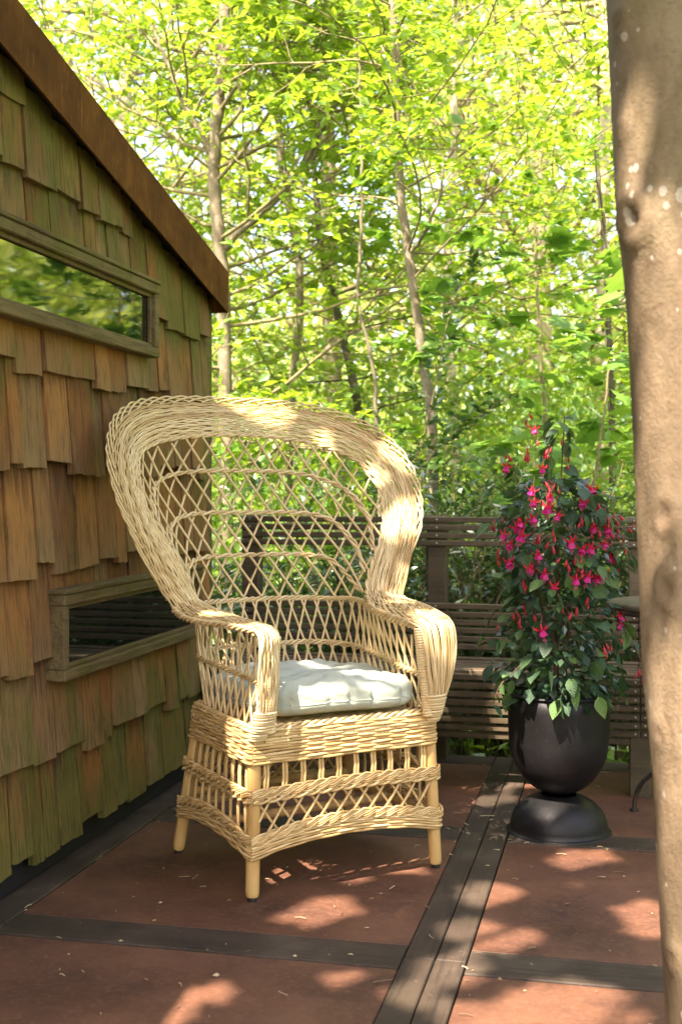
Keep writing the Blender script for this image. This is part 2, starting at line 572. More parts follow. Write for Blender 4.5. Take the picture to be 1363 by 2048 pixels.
# ================================================================== setting
# ground: one sheet to the horizon, a little below the patio, gently uneven
mb = MB()
gx = np.concatenate([np.linspace(-150, -20, 8), np.linspace(-16, 16, 33), np.linspace(20, 150, 8)])
gy = np.concatenate([np.linspace(-120, -8, 8), np.linspace(-6, 34, 41), np.linspace(40, 240, 8)])
X, Y = np.meshgrid(gx, gy)
Z = -0.32 + .06 * np.sin(X * .9) * np.cos(Y * .7) - .0 * X
Z = np.where((np.abs(X) < 3) & (Y < 5.6), -.32, Z)
v = np.stack([X, Y, Z], -1).reshape(-1, 3)
ny, nx = X.shape
f = [[j * nx + i, j * nx + i + 1, (j + 1) * nx + i + 1, (j + 1) * nx + i] for j in range(ny - 1) for i in range(nx - 1)]
mb.add(v, f)
tag(mb.build('ground', M['forest_floor']), kind='structure')

# patio: substructure slab, rust-coloured panels and dark planks between them
mb = MB(); mb.box((.4, 2.55, -.17), (4.3, 5.6, .30))
patio = tag(mb.build('patio', M['soil'], None, False), kind='structure')
XP = [(-1.578, -.515), (-.361, .70), (.86, 1.9), ]
YP = [(.0, .78), (.93, 1.93 - .15), (1.935, 2.888), (3.042, 3.998), (4.152, 5.11)]
for (x0, x1) in XP:
    for (y0, y1) in YP:
        q = MB()
        q.box(((x0 + x1) / 2, (y0 + y1) / 2, -.006), (x1 - x0 - .004, y1 - y0 - .004, .02), .0025)
        q.build('floor_panel', M['rust_panel'], patio, False)
YB = [(-.15, 0), (.78, .93), (1.78, 1.935), (2.888, 3.042), (3.998, 4.152), (5.11, 5.27)]
for (y0, y1) in YB:
    for (x0, x1) in ((-1.578, -.516), (-.360, .70), (.86, 1.9)):
        q = MB(); q.box(((x0 + x1) / 2, (y0 + y1) / 2, -.0045), (x1 - x0 - .003, y1 - y0 - .006, .022), .003)
        q.build('floor_plank', M['deck_plank_x'], patio, False)
ys = [-.15, 1.05, 2.96, 4.075, 5.27]
for xa, xb in ((-1.682, -1.580), (-.514, -.440), (-.4365, -.363), (.702, .778), (.782, .858)):
    for i in range(len(ys) - 1):
        q = MB(); q.box(((xa + xb) / 2, (ys[i] + ys[i + 1]) / 2, -.0045 + .001 * (i % 2)), (xb - xa, ys[i + 1] - ys[i] - .004, .022), .003)
        q.build('floor_plank', M['deck_plank_y'], patio, False)

# ================================================================== shed
WX = -1.690                      # plane of the sheathing
Y0, Y1 = .2, 4.90                # near and far end of the wall
def fz(y): return 1.893 + .2298 * (4.9 - y)       # underside of the fascia
shed = thing('shed', 'wooden garden shed clad in weathered cedar shingles along the left side', 'shed', (WX, 4.0, 0))
def sc(name, mb_, mat, parent=shed, smooth=False):
    l = np.array(shed.location)
    mb_.v = [v - l for v in mb_.v]
    o = mb_.build(name, mat, parent, smooth)
    return o
def prism_yz(mb_, prof, x0, x1):
    n = len(prof)
    v = [(x0, a, b) for a, b in prof] + [(x1, a, b) for a, b in prof]
    f = [[i, (i + 1) % n, n + (i + 1) % n, n + i] for i in range(n)]
    if n == 4: f += [[3, 2, 1, 0], [4, 5, 6, 7]]
    mb_.add(v, f)
q = MB(); prism_yz(q, [(Y0, -.3), (Y1, -.3), (Y1, fz(Y1) + .08), (Y0, fz(Y0) + .08)], WX - 2.6, WX)
sc('wall', q, M['dark_soffit'])
# corner board at the far end
q = MB(); q.box((WX + .006, Y1 - .045, .98), (.030, .105, 1.90), .004); sc('corner_board', q, M['cedar_frame'])
q = MB(); q.box((WX - .06, Y1 + .014, .98), (.125, .026, 1.90), .004); sc('corner_board', q, M['cedar_frame'])
# roof and rusty fascia
q = MB(); prism_yz(q, [(Y0 - .3, fz(Y0 - .3) + .06), (Y1 + .03, fz(Y1 + .03) + .06), (Y1 + .03, fz(Y1 + .03) + .155), (Y0 - .3, fz(Y0 - .3) + .155)], WX - 2.8, WX + .085)
sc('roof', q, M['dark_soffit'])
q = MB(); prism_yz(q, [(Y0 - .3, fz(Y0 - .3)), (4.9, fz(4.9)), (4.9, fz(4.9) + .172), (Y0 - .3, fz(Y0 - .3) + .172)], WX + .087, WX + .093)
sc('fascia', q, M['rust_steel'])
q = MB(); prism_yz(q, [(4.9, fz(4.9)), (4.906, fz(4.9)), (4.906, fz(4.9) + .172), (4.9, fz(4.9) + .172)], WX - 2.7, WX + .0925)
sc('fascia', q, M['rust_steel'])
# shingles
butts = [.085, .345, .628, .915, 1.212, 1.497, 1.757, 2.045, 2.26, 2.5, 2.74]
rs = random.Random(21)
for k, zb in enumerate(butts):
    y = Y1 - .085 - rs.uniform(0, .06)
    while y > Y0 + .05:
        w_ = rs.choice([rs.uniform(.062, .10), rs.uniform(.10, .15), rs.uniform(.14, .19)])
        ya, yb = y - w_, y
        y = ya - rs.uniform(.003, .013)
        if ya < 2.2 and rs.random() < 1:      # nearer than the picture shows: broad boards are enough
            ya = yb - .34; y = ya - .005
        zb_ = zb + rs.uniform(-.022, .028)
        top = min(zb_ + .56, fz((ya + yb) / 2) + .05)
        if top - zb_ < .07: continue
        H = top - zb_
        full = .56
        out = rs.uniform(-.004, .010)
        def xi(s_): return WX + .023 * (1 - s_ / full) + out * (1 - s_ / full)
        def xo(s_): return xi(s_) + .0225 - .0190 * s_ / full
        lean = rs.uniform(-.012, .012) * H
        nb = 4
        v = []; f = []
        jag = [rs.uniform(-.0025, .0025) for _ in range(nb + 1)]
        tilt = rs.uniform(-.006, .006)
        bow = rs.uniform(-.003, .003)
        for lvl in range(3):
            for i in range(nb + 1):
                fr = i / nb
                yy = ya + (yb - ya) * fr
                s_ = H * lvl / 2
                zz = zb_ + s_
                if lvl == 0: zz += jag[i] + tilt * (fr - .5)
                if lvl == 2: zz = min(zz, fz(yy) + .05)
                b_ = bow * 4 * fr * (1 - fr) * (1 - lvl / 2)
                v.append((xo(s_) + b_, yy + lean * lvl / 2, zz))
                v.append((xi(s_) + b_ * .5, yy + lean * lvl / 2, zz))
        st = 2 * (nb + 1)
        for lvl in range(2):
            for i in range(nb):
                a = lvl * st + 2 * i
                f.append([a, a + 2, a + 2 + st, a + st])
        for i in range(nb): f.append([2 * i, 2 * i + 1, 2 * i + 3, 2 * i + 2])
        for lvl in range(2):
            a = lvl * st; f.append([a, a + st, a + st + 1, a + 1])
            a = lvl * st + 2 * nb; f.append([a, a + 1, a + st + 1, a + st])
        q = MB(); q.add(v, f)
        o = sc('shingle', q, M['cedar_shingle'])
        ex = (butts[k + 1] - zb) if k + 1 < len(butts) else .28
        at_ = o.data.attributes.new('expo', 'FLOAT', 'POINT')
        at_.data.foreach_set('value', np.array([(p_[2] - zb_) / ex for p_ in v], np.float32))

def window(y0, y1, z0, z1):
    w_ = .034
    xo, xi = WX + .088, WX + .012
    root = MB(); root.box((WX + .056, (y0 + y1) / 2, (z0 + z1) / 2), (.005, y1 - y0 - 2 * w_ + .01, z1 - z0 - 2 * w_ + .01))
    win = sc('window', root, M['window_glass'])
    cx_ = (xo + xi) / 2; dx = xo - xi
    def bar(name, c, s, bev=.004):
        b = MB(); b.box(c, s, bev)
        l = np.array(shed.location); b.v = [v - l for v in b.v]
        b.build(name, M['cedar_frame'], win, False)
    bar('window_frame', (cx_, (y0 + y1) / 2, z1 - w_ / 2), (dx, y1 - y0, w_))
    bar('window_frame', (cx_ , (y0 + y1) / 2, z0 + w_ / 2), (dx, y1 - y0, w_))
    bar('window_frame', (cx_ - .002, y0 + w_ / 2, (z0 + z1) / 2), (dx, w_, z1 - z0 - 2 * w_ - .001))
    bar('window_frame', (cx_ - .002, y1 - w_ / 2, (z0 + z1) / 2), (dx, w_, z1 - z0 - 2 * w_ - .001))
    # inner stops and a drip edge
    bar('window_stop', (WX + .064, (y0 + y1) / 2, z1 - w_ - .007), (.012, y1 - y0 - 2 * w_, .014), .002)
    bar('window_stop', (WX + .064, (y0 + y1) / 2, z0 + w_ + .007), (.012, y1 - y0 - 2 * w_, .014), .002)
    bar('window_stop', (WX + .0645, y1 - w_ - .007, (z0 + z1) / 2), (.012, .014, z1 - z0 - 2 * w_ - .03), .002)
    bar('window_sill', (WX + .052, (y0 + y1) / 2, z1 + .008), (.082, y1 - y0 + .01, .014), .003)
window(2.62, 4.135, 1.622, 1.882)
window(3.365, 4.60, .578, .838)

# ================================================================== bench
bench = thing('slatted_bench', 'long weathered wooden slat bench with tall back behind the wicker chair', 'bench', (-.2, 4.9, 0))
BX0, BX1 = -1.615, 1.75
POSTS = [-1.575, -.752, .075, .90, 1.70]
def bpart(name, c, s, mat='bench_slat_wood', bev=.003, rot=None, parent=bench):
    q = MB(); q.box((0, 0, 0), s, bev, rot)
    o = q.build(name, M[mat], parent, False)
    o.location = (c[0] + .2, c[1] - 4.9, c[2])
    return o
rb = random.Random(5)
slats = []
for z in (1.024, .990, .957, .924): slats.append((5.115 + (z - .5) * .06, z, .022, .034, 0))
for z in (.664, .630, .597, .564, .530, .497): slats.append((5.10 + (z - .5) * .06, z, .034, .022, 90))
for y in (5.06, 5.012, 4.964, 4.916, 4.868, 4.82, 4.772, 4.724): slats.append((y, .452 - .02 * math.sin((y - 4.7) / .4 * math.pi), .040, .022, 0))
for i, z in enumerate((.437, .404, .371, .338, .305, .272, .239, .206)): slats.append((4.672 - .012 * math.sin(i / 7 * math.pi) + .006 * i, z, .034, .022, 90))
for (y, z, sy, sz, ang) in slats:
    xa = BX0 + rb.uniform(0, .015)
    # the run is made of two lengths butted on a post
    for (x0, x1) in ((xa, .075 - .002), (.075 + .002, BX1)):
        o = bpart('slat', ((x0 + x1) / 2, y, z + rb.uniform(-.0015, .0015)), (x1 - x0, .022 if ang == 90 or sy == .022 else sy, .024 if (ang == 90 or sy == .022) else sz))
        o.rotation_euler = (rb.uniform(-.03, .03), 0, rb.uniform(-.0006, .0006))
        sx = []
        for pxx in POSTS:
            for dxx in ((-.018, .018) if abs(pxx - .075) < .01 else (0,)):
                if x0 < pxx + dxx < x1: sx.append(pxx + dxx - (x0 + x1) / 2)
        if sy != .040:
            for s_ in sx:
                qq = MB()
                a = np.linspace(0, 2 * math.pi, 8, endpoint=False)
                v = [(s_ + .0045 * math.cos(t_), -.0112 - .0015, .0045 * math.sin(t_)) for t_ in a] + [(s_ + .005 * math.cos(t_), -.0105, .005 * math.sin(t_)) for t_ in a] + [(s_, -.0122, 0)]
                f = [[i, (i + 1) % 8, 8 + (i + 1) % 8, 8 + i] for i in range(8)] + [[16, (i + 1) % 8, i, i] for i in range(8)]
                qq.add(v, f)
                qq.build('screw', M['screw_steel'], o)
for pxx in POSTS:
    o = bpart('back_post', (pxx, 5.178, .52), (.078, .075, 1.04), bev=.005)
    bpart('front_leg', (pxx, 4.745, .215), (.078, .09, .43), bev=.005)
    bpart('seat_bearer', (pxx, 4.93, .395), (.06, .44, .07), bev=.004)

# wire fence behind the bench
fence = thing('wire_fence', 'thin dark wire fence with upright rods behind the bench', 'fence', (-.2, 5.55, -.3))
for i in range(9):
    q = MB(); x = -1.7 + i * .42
    q.tube([(x, 5.55, -.32), (x + .01, 5.55, .35), (x, 5.55, .95)], .006, 6); child_world('fence_rod', q, M['iron'], fence)
for i in range(22):
    q = MB(); x = -1.9 + i * .17
    q.tube([(x, 5.545, -.3), (x + .62, 5.548, .9)], .0018, 4); child_world('wire', q, M['iron'], fence)
    q = MB(); q.tube([(x, 5.553, .9), (x + .62, 5.552, -.3)], .0018, 4); child_world('wire', q, M['iron'], fence)

# ================================================================== wicker chair
CH_ANG = R(29.85 + YAW)
o2 = np.array([.0203, 3.5685])
CH = (o2[0] * CY - o2[1] * SY, o2[0] * SY + o2[1] * CY, 0.0)
chair = thing('wicker_armchair', 'tall honey-coloured wicker armchair with fan back on four pole legs', 'chair', CH, CH_ANG)
rc = np.random.default_rng(3)

half = [  # inner edge, outer edge of the woven border, from the middle of the crest to the neck of the arm front
    ((0, .735, 1.338), (0, .830, 1.450)), ((.11, .735, 1.336), (.125, .826, 1.450)), ((.206, .733, 1.327), (.245, .806, 1.441)),
    ((.302, .716, 1.309), (.355, .760, 1.420)), ((.367, .677, 1.283), (.44, .69, 1.378)), ((.402, .637, 1.256), (.487, .625, 1.335)),
    ((.429, .571, 1.206), (.524, .545, 1.26)), ((.435, .538, 1.161), (.534, .483, 1.178)), ((.432, .506, 1.108), (.528, .443, 1.108)),
    ((.418, .476, 1.051), (.513, .415, 1.05)), ((.393, .452, .99), (.49, .397, .985)), ((.36, .435, .933), (.465, .383, .918)),
    ((.327, .422, .868), (.435, .365, .852)), ((.303, .398, .812), (.405, .335, .795)),
    ((.272, .335, .786), (.410, .262, .781)), ((.248, .27, .773), (.402, .185, .774)), ((.236, .185, .764), (.372, .106, .772)),
    ((.226, .10, .759), (.342, .025, .768)), ((.226, .02, .752), (.322, -.045, .760)), ((.240, -.024, .735), (.321, -.078, .735)),
    ((.246, -.038, .68), (.326, -.080, .675)), ((.253, -.044, .60), (.320, -.070, .60)), ((.262, -.044, .54), (.309, -.052, .537)), ((.278, -.020, .478), (.302, -.022, .476))]
mir = lambda p: (-p[0], p[1], p[2])
allp = [(mir(a), mir(b)) for a, b in half[:0:-1]] + half
inner = np.array([a for a, b in allp]); outer = np.array([b for a, b in allp])
NB = 620
mid = (inner + outer) / 2
def spl_common(p):       # dense spline at shared parameter
    out = []
    q = np.vstack([2 * p[0] - p[1], p, 2 * p[-1] - p[-2]])
    for i in range(1, len(q) - 2):
        t_ = np.linspace(0, 1, 24, endpoint=False)[:, None]
        a, b, c_, d = q[i - 1], q[i], q[i + 1], q[i + 2]
        out.append(.5 * (2 * b + (c_ - a) * t_ + (2 * a - 5 * b + 4 * c_ - d) * t_ ** 2 + (3 * b - a - 3 * c_ + d) * t_ ** 3))
    out.append(q[-2][None])
    return np.vstack(out)
I_, O_ = spl_common(inner), spl_common(outer)
Mi = (I_ + O_) / 2
S_ = np.r_[0, np.cumsum(np.linalg.norm(np.diff(Mi, axis=0), axis=1))]
tt = np.linspace(0, S_[-1], NB)
I_ = np.stack([np.interp(tt, S_, I_[:, k]) for k in range(3)], 1)
O_ = np.stack([np.interp(tt, S_, O_[:, k]) for k in range(3)], 1)
LB = S_[-1]
tang = np.gradient((I_ + O_) / 2, axis=0); tang /= np.linalg.norm(tang, axis=1)[:, None]
wid = O_ - I_
nrm = np.cross(tang, wid); nrm /= np.linalg.norm(nrm, axis=1)[:, None]      # toward the sitter
# ranges along the border: fan, arm, wing+crest, arm, fan
def at_z(k0, lo, hi): return 0
iL_front = int(np.argmin(np.linalg.norm((I_ + O_) / 2 - np.array(mid[5]), axis=1)))      # top front corner of left arm
iL_wing = int(np.argmin(np.linalg.norm((I_ + O_) / 2 - np.array(mid[10]), axis=1)))       # foot of left wing
iR_wing = NB - 1 - iL_wing; iR_front = NB - 1 - iL_front
NROW = 24
def woven(a, b, name, nrow=NROW, rad=.0032, amp=.0024, pitch=.034, stakes=True):
    q = MB()
    sl = slice(a, b + 1)
    t_ = tt[sl]
    for j in range(nrow):
        v_ = j / (nrow - 1)
        base = I_[sl] + wid[sl] * v_
        # slight crown across the band
        base = base + nrm[sl] * (.010 * (1 - (2 * v_ - 1) ** 2))
        ph = j * math.pi + rc.uniform(-.25, .25)
        pit = pitch * rc.uniform(.985, 1.015)
        off = amp * np.sin(math.pi * t_ / pit + ph) + .0006 * np.sin(t_ * 37 + j * 2.1)
        lat = .0009 * np.sin(math.pi * t_ / pit * .5 + j * 1.7) + .0011 * np.sin(t_ * 9 + j * 4.1)
        wn_ = wid[sl] / np.linalg.norm(wid[sl], axis=1)[:, None]
        # rows crowd where the band narrows: flatten them
        loc_w = np.linalg.norm(wid[sl], axis=1) / (nrow - 1)
        r_ = np.clip(np.minimum(rad, loc_w * .62), .0022, rad) * rc.uniform(.93, 1.06)
        q.tube(base + nrm[sl] * off[:, None] + wn_ * lat[:, None], r_, 6)
    # stakes across the band
    n = int((t_[-1] - t_[0]) / pitch) if stakes else -1
    for i in range(n + 1):
        k = a + int(round((b - a) * i / max(n, 1)))
        q.tube([I_[k] + nrm[k] * -.006, (I_[k] + O_[k]) / 2 + nrm[k] * .0025, O_[k] + nrm[k] * -.006], .0022, 5)
    return q.build(name, M['wicker'], chair)
woven(0, iL_front, 'arm_front', 14, .0037, .0026, .06, False)
woven(iL_front, iL_wing, 'armrest')
woven(iL_wing, iR_wing, 'back_border')
woven(iR_wing, iR_front, 'armrest')
woven(iR_front, NB - 1, 'arm_front', 14, .0037, .0026, .06, False)

def rope(path, strands=2, rad=.0042, off=.0042, pitch=.075, sides=6, mb_=None, phase=0.0):
    q = mb_ or MB()
    path = np.asarray(path)
    s_ = np.r_[0, np.cumsum(np.linalg.norm(np.diff(path, axis=0), axis=1))]
    tg = np.gradient(path, axis=0); tg /= np.linalg.norm(tg, axis=1)[:, None] + 1e-9
    up = np.tile(np.array([0, 0, 1.0]), (len(path), 1))
    side = np.cross(tg, up); ln = np.linalg.norm(side, axis=1)[:, None]
    side = np.where(ln > .05, side / (ln + 1e-9), np.array([1.0, 0, 0])); up = np.cross(side, tg)
    for k in range(strands):
        a = 2 * math.pi * (s_ / pitch + k / strands) + phase
        p = path + off * (np.cos(a)[:, None] * side + np.sin(a)[:, None] * up)
        q.tube(p, rad, sides)
    return q
def braid(path, outn, nst=4, rad=.0042, h=.011, t=.007, pitch=.085, rows=3, mb_=None):
    """flat plait lying along path; strands travel up and over as they go; outn = outward direction per point"""
    q = mb_ or MB()
    path = np.asarray(path); outn = np.asarray(outn)
    s_ = np.r_[0, np.cumsum(np.linalg.norm(np.diff(path, axis=0), axis=1))]
    for k in range(nst):
        for m_ in range(rows):
            a = 2 * math.pi * (s_ / pitch + k / nst)
            # saw-like run: strands climb slowly on the outside and return quickly inside
            z = h * np.sin(a + .55 * np.sin(a)) + (m_ - (rows - 1) / 2) * rad * 1.85
            d = t * np.cos(a) 
            q.tube(path + outn * d[:, None] + np.array([0, 0, 1.0]) * z[:, None], rad * rc.uniform(.94, 1.05), 6)
    return q

# rope along both edges of each armrest and of the border's inner edge
for sgn, (a, b) in ((-1, (iL_front, iL_wing)), (1, (iR_wing, iR_front))):
    q = MB()
    rope(O_[a:b + 1] + nrm[a:b + 1] * -.002, 3, .0042, .0062, .07, mb_=q)
    rope(I_[a:b + 1] + nrm[a:b + 1] * -.002, 3, .0042, .0056, .07, mb_=q)
    q.build('arm_edging', M['wicker'], chair)
q = MB(); rope(I_[iL_wing:iR_wing + 1], 2, .0040, .0044, .085, mb_=q); q.build('border_edging', M['wicker'], chair)

# looped trim beyond the outer edge
q_len = tt
loops_a, loops_b = tt[iL_wing] + .10, tt[iR_wing] - .16
span = .19
n = int((loops_b - loops_a - span) / .050)
def border_pt(s_, v_, nn=0.0):
    i = np.array([np.interp(s_, tt, I_[:, k]) for k in range(3)]); o = np.array([np.interp(s_, tt, O_[:, k]) for k in range(3)])
    m_ = np.array([np.interp(s_, tt, nrm[:, k]) for k in range(3)])
    wv_ = o - i
    return i + wv_ * min(v_, 1) + wv_ / np.linalg.norm(wv_) * max(v_ - 1, 0) * .115 + m_ * nn
for i in range(n + 1):
    s0 = loops_a + (loops_b - loops_a - span) * i / n
    fade = min(1, (i + 1) / 6, (n - i + 1) / 6)
    pts = []
    for t_ in np.linspace(0, 1, 17):
        hgt = (.018 + .012 * fade) * math.sin(math.pi * t_) ** .75 * rc.uniform(.985, 1.015)
        pts.append(border_pt(s0 + span * (t_ + .10 * math.sin(2 * math.pi * t_)), .985 + hgt / .115, .004 * math.cos(math.pi * t_) + hgt * .12))
    q = MB(); q.tube(spline(pts, 30), .0034, 6); q.build('edge_loop', M['wicker'], chair)

# ---- lattice of the back
def half_curve(pts, n=61):
    full = [mir(p) for p in pts[:0:-1]] + list(pts)
    return spline(full, n)
lv = {}
lv['D'] = half_curve([(0, .60, .792), (.1, .60, .792), (.2, .584, .788), (.262, .53, .785), (.293, .45, .790), (.30, .41, .795)])
lv['C'] = half_curve([(0, .645, .932), (.12, .642, .932), (.2, .612, .928), (.244, .576, .920), (.272, .55, .898), (.289, .51, .862), (.302, .44, .812)])
lv['B'] = half_curve([(0, .692, 1.074), (.13, .690, 1.074), (.21, .668, 1.070), (.263, .640, 1.060), (.304, .610, 1.035), (.327, .561, .993), (.333, .516, .953), (.318, .445, .872)])
lv['A'] = half_curve([(0, .722, 1.216), (.1, .724, 1.216), (.18, .722, 1.212), (.263, .713, 1.20), (.321, .680, 1.178), (.348, .650, 1.160), (.372, .592, 1.122), (.385, .548, 1.075), (.383, .515, 1.035), (.362, .455, .945)])
lv['T'] = resample(I_[iL_wing:iR_wing + 1], 61)
# surface of the back as y(x,z), a smooth spline through the hoops and the border
_k = np.vstack([lv[n_][::3] for n_ in 'DCBAT'] + [np.array([[x_, .53, .60] for x_ in np.linspace(-.25, .25, 7)])])
def _phi(r2): return r2 * np.log(r2 + 1e-9) * .5
_d2 = ((_k[:, None, [0, 2]] - _k[None, :, [0, 2]]) ** 2).sum(-1)
_Pm = np.c_[np.ones(len(_k)), _k[:, 0], _k[:, 2]]
_A = np.block([[_phi(_d2) + 2e-3 * np.eye(len(_k)), _Pm], [_Pm.T, np.zeros((3, 3))]])
_w = np.linalg.solve(_A, np.r_[_k[:, 1], 0, 0, 0])
def surf_y(x_, z_):
    x_ = np.atleast_1d(x_); z_ = np.atleast_1d(z_)
    d2 = (x_[:, None] - _k[None, :, 0]) ** 2 + (z_[:, None] - _k[None, :, 2]) ** 2
    return _phi(d2) @ _w[:-3] + _w[-3] + _w[-2] * x_ + _w[-1] * z_
zt_ = np.linspace(.78, 1.36, 60); xt_ = np.linspace(0, .47, 95)
XI = []
for z_ in zt_:
    y_ = surf_y(xt_, np.full_like(xt_, z_))
    XI.append(np.r_[0, np.cumsum(np.hypot(np.diff(xt_), np.diff(y_)))])
XI = np.array(XI)
def x_of(xi, z_):
    k = np.clip((z_ - .78) / (1.36 - .78) * 59, 0, 58.999); i = int(k); fr = k - i
    row = XI[i] * (1 - fr) + XI[i + 1] * fr
    return math.copysign(np.interp(abs(xi), row, xt_), xi)
poly = np.vstack([I_[iL_wing:iR_wing + 1][:, [0, 2]], lv['D'][::-1][:, [0, 2]]])
def inside(x_, z_):
    a = poly; b = np.roll(poly, -1, 0)
    c_ = ((a[:, 1] > z_) != (b[:, 1] > z_)) & (x_ < (b[:, 0] - a[:, 0]) * (z_ - a[:, 1]) / (b[:, 1] - a[:, 1] + 1e-12) + a[:, 0])
    return c_.sum() % 2 == 1
def smooth_path(p):
    p = np.array(p)
    for _ in range(3):
        p[1:-1] = .5 * p[1:-1] + .25 * (p[:-2] + p[2:])
    return p
SLOPE, STEP = .66, .066
for fam in (1, -1):
    for k in range(-22, 23):
        xi0 = (k + .25) * STEP
        run = []; best = []
        for z_ in np.linspace(.785, 1.345, 113):
            xi = xi0 + fam * SLOPE * (z_ - .79)
            x_ = x_of(xi, z_) if abs(xi) < .75 else 9
            if abs(x_) < .46 and inside(x_, z_):
                run.append((x_, z_))
            else:
                if len(run) > len(best): best = run
                run = []
        if len(run) > len(best): best = run
        if len(best) < 10: continue
        bx = np.array(best)
        pts = np.stack([bx[:, 0], surf_y(bx[:, 0], bx[:, 1]) + fam * .0042, bx[:, 1]], 1)
        pts = smooth_path(pts[::3] if len(pts) > 12 else pts)
        q = MB(); q.tube(spline(pts, 44), .0041 * rc.uniform(.92, 1.06), 7)
        q.build('lattice_cane', M['wicker'], chair)
for n_ in 'CBA':
    q = rope(spline(lv[n_] + np.array([0, -.004, 0]), 160), 2, .0046, .0046, .085)
    q.build('back_hoop', M['wicker'], chair)

# ---- lower cage: seat rim to arm, all round the U
seatU = half_curve([(0, .492, .478), (.15, .488, .478), (.235, .46, .478), (.278, .39, .478), (.284, .25, .478), (.278, .1, .478), (.268, .0, .478)], 121)
midU = half_curve([(0, .556, .640), (.15, .552, .640), (.235, .515, .636), (.280, .43, .630), (.272, .27, .618), (.258, .12, .604), (.254, .0, .592)], 121)
topU = half_curve([(0, .60, .790), (.15, .594, .789), (.235, .555, .786), (.288, .45, .788), (.270, .335, .778), (.238, .2, .758), (.228, .01, .744)], 121)
def S_lo(s_, t_):
    u = (min(max(s_, -1), 1) + 1) / 2 * 120
    i = min(int(u), 119); fr = u - i
    p = [c_[i] * (1 - fr) + c_[i + 1] * fr for c_ in (seatU, midU, topU)]
    return np.array([np.interp(t_, [0, .52, 1], [q_[k] for q_ in p]) for k in range(3)])
KL, DL = .125, .0555
for fam in (1, -1):
    s0 = -1 - KL
    while s0 < 1 + KL:
        pts = [S_lo(s0 + fam * KL * t_, t_) for t_ in np.linspace(0, 1, 21) if -.99 <= s0 + fam * KL * t_ <= .99]
        s0 += DL
        if len(pts) < 5: continue
        pts = smooth_path(pts)
        q = MB(); q.tube(spline(pts + np.array([0, 0, 0]), 24) , .0040 * rc.uniform(.94, 1.05), 7)
        o = q.build('lattice_cane', M['wicker'], chair)
q = MB(); rope(spline(topU, 260) + np.array([0, 0, -.004]), 3, .0042, .0056, .075, mb_=q)
q.build('arm_hoop', M['wicker'], chair)
q = MB(); rope(spline(midU, 260), 3, .0042, .0060, .07, mb_=q)
q.build('side_hoop', M['wicker'], chair)

# ---- posts of the arms, wrapped with cane
for sg in (-1, 1):
    q = MB()
    zz = np.linspace(.47, .738, 420)
    a = 2 * math.pi * (zz - .47) / .0078
    cxp = np.interp(zz, [.47, .74], [.266, .241]) * sg; cyp = np.interp(zz, [.47, .74], [-.022, -.008])
    q.tube(np.stack([cxp + .0135 * np.cos(a), cyp + .0135 * np.sin(a), zz], 1), .0044, 6)
    q.tube(np.stack([cxp, cyp, zz], 1)[::20], .0135, 8)
    q.build('arm_post', M['wicker'], chair)
    # binding at the neck, widening upward
    q = MB()
    zz = np.linspace(.448, .535, 300)
    a = 2 * math.pi * (zz - .448) / .0080
    ex = np.interp(zz, [.448, .485, .535], [.0215, .025, .0325]); ey = np.interp(zz, [.448, .485, .535], [.0225, .024, .0235])
    ccx = np.interp(zz, [.448, .535], [.293, .284]) * sg
    ccy = np.interp(zz, [.448, .485, .535], [.006, -.018, -.037])
    wob = .0012 * np.sin(a * .37 + sg)
    q.tube(np.stack([ccx + ex * np.cos(a), ccy + ey * np.sin(a), zz + wob], 1), .0045, 6)
    q.build('neck_binding', M['wicker'], chair)

# ---- legs
legs = {'fl': ((-.308, 0, 0), (-.292, .018, .465)), 'fr': ((.308, 0, 0), (.292, .018, .465)),
        'bl': ((-.312, .532, 0), (-.270, .452, .465)), 'br': ((.312, .532, 0), (.270, .452, .465))}
def leg_at(k, z):
    a, b = np.array(legs[k][0]), np.array(legs[k][1])
    return a + (b - a) * z / .465
for k, (a, b) in legs.items():
    q = MB()
    zs = [.016, .022, .03, .12, .2, .3, .4, .465]
    pts = [leg_at(k, z) for z in zs]
    rr = [.0165, .0185, .0195, .0196, .0190, .0196, .0192, .0192]
    q.tube(pts, rr, 16)
    lg = q.build('leg', M['rattan_pole'], chair)
    q = MB(); q.tube([leg_at(k, 0), leg_at(k, .006), leg_at(k, .017)], [.0125, .0135, .0135], 12)
    q.build('foot_cap', M['rubber'], lg)
# stretchers
for (k1, k2, z) in (('fl', 'bl', .165), ('fr', 'br', .165), ('bl', 'br', .20)):
    q = MB(); a, b = leg_at(k1, z), leg_at(k2, z)
    q.tube([a, a * .67 + b * .33, a * .33 + b * .67, b], .0135, 10); q.build('stretcher', M['rattan_pole'], chair)
q = MB(); a, b = (leg_at('fl', .165) + leg_at('bl', .165)) / 2, (leg_at('fr', .165) + leg_at('br', .165)) / 2
q.tube([a, (a + b) / 2, b], .0135, 10); q.build('stretcher', M['rattan_pole'], chair)

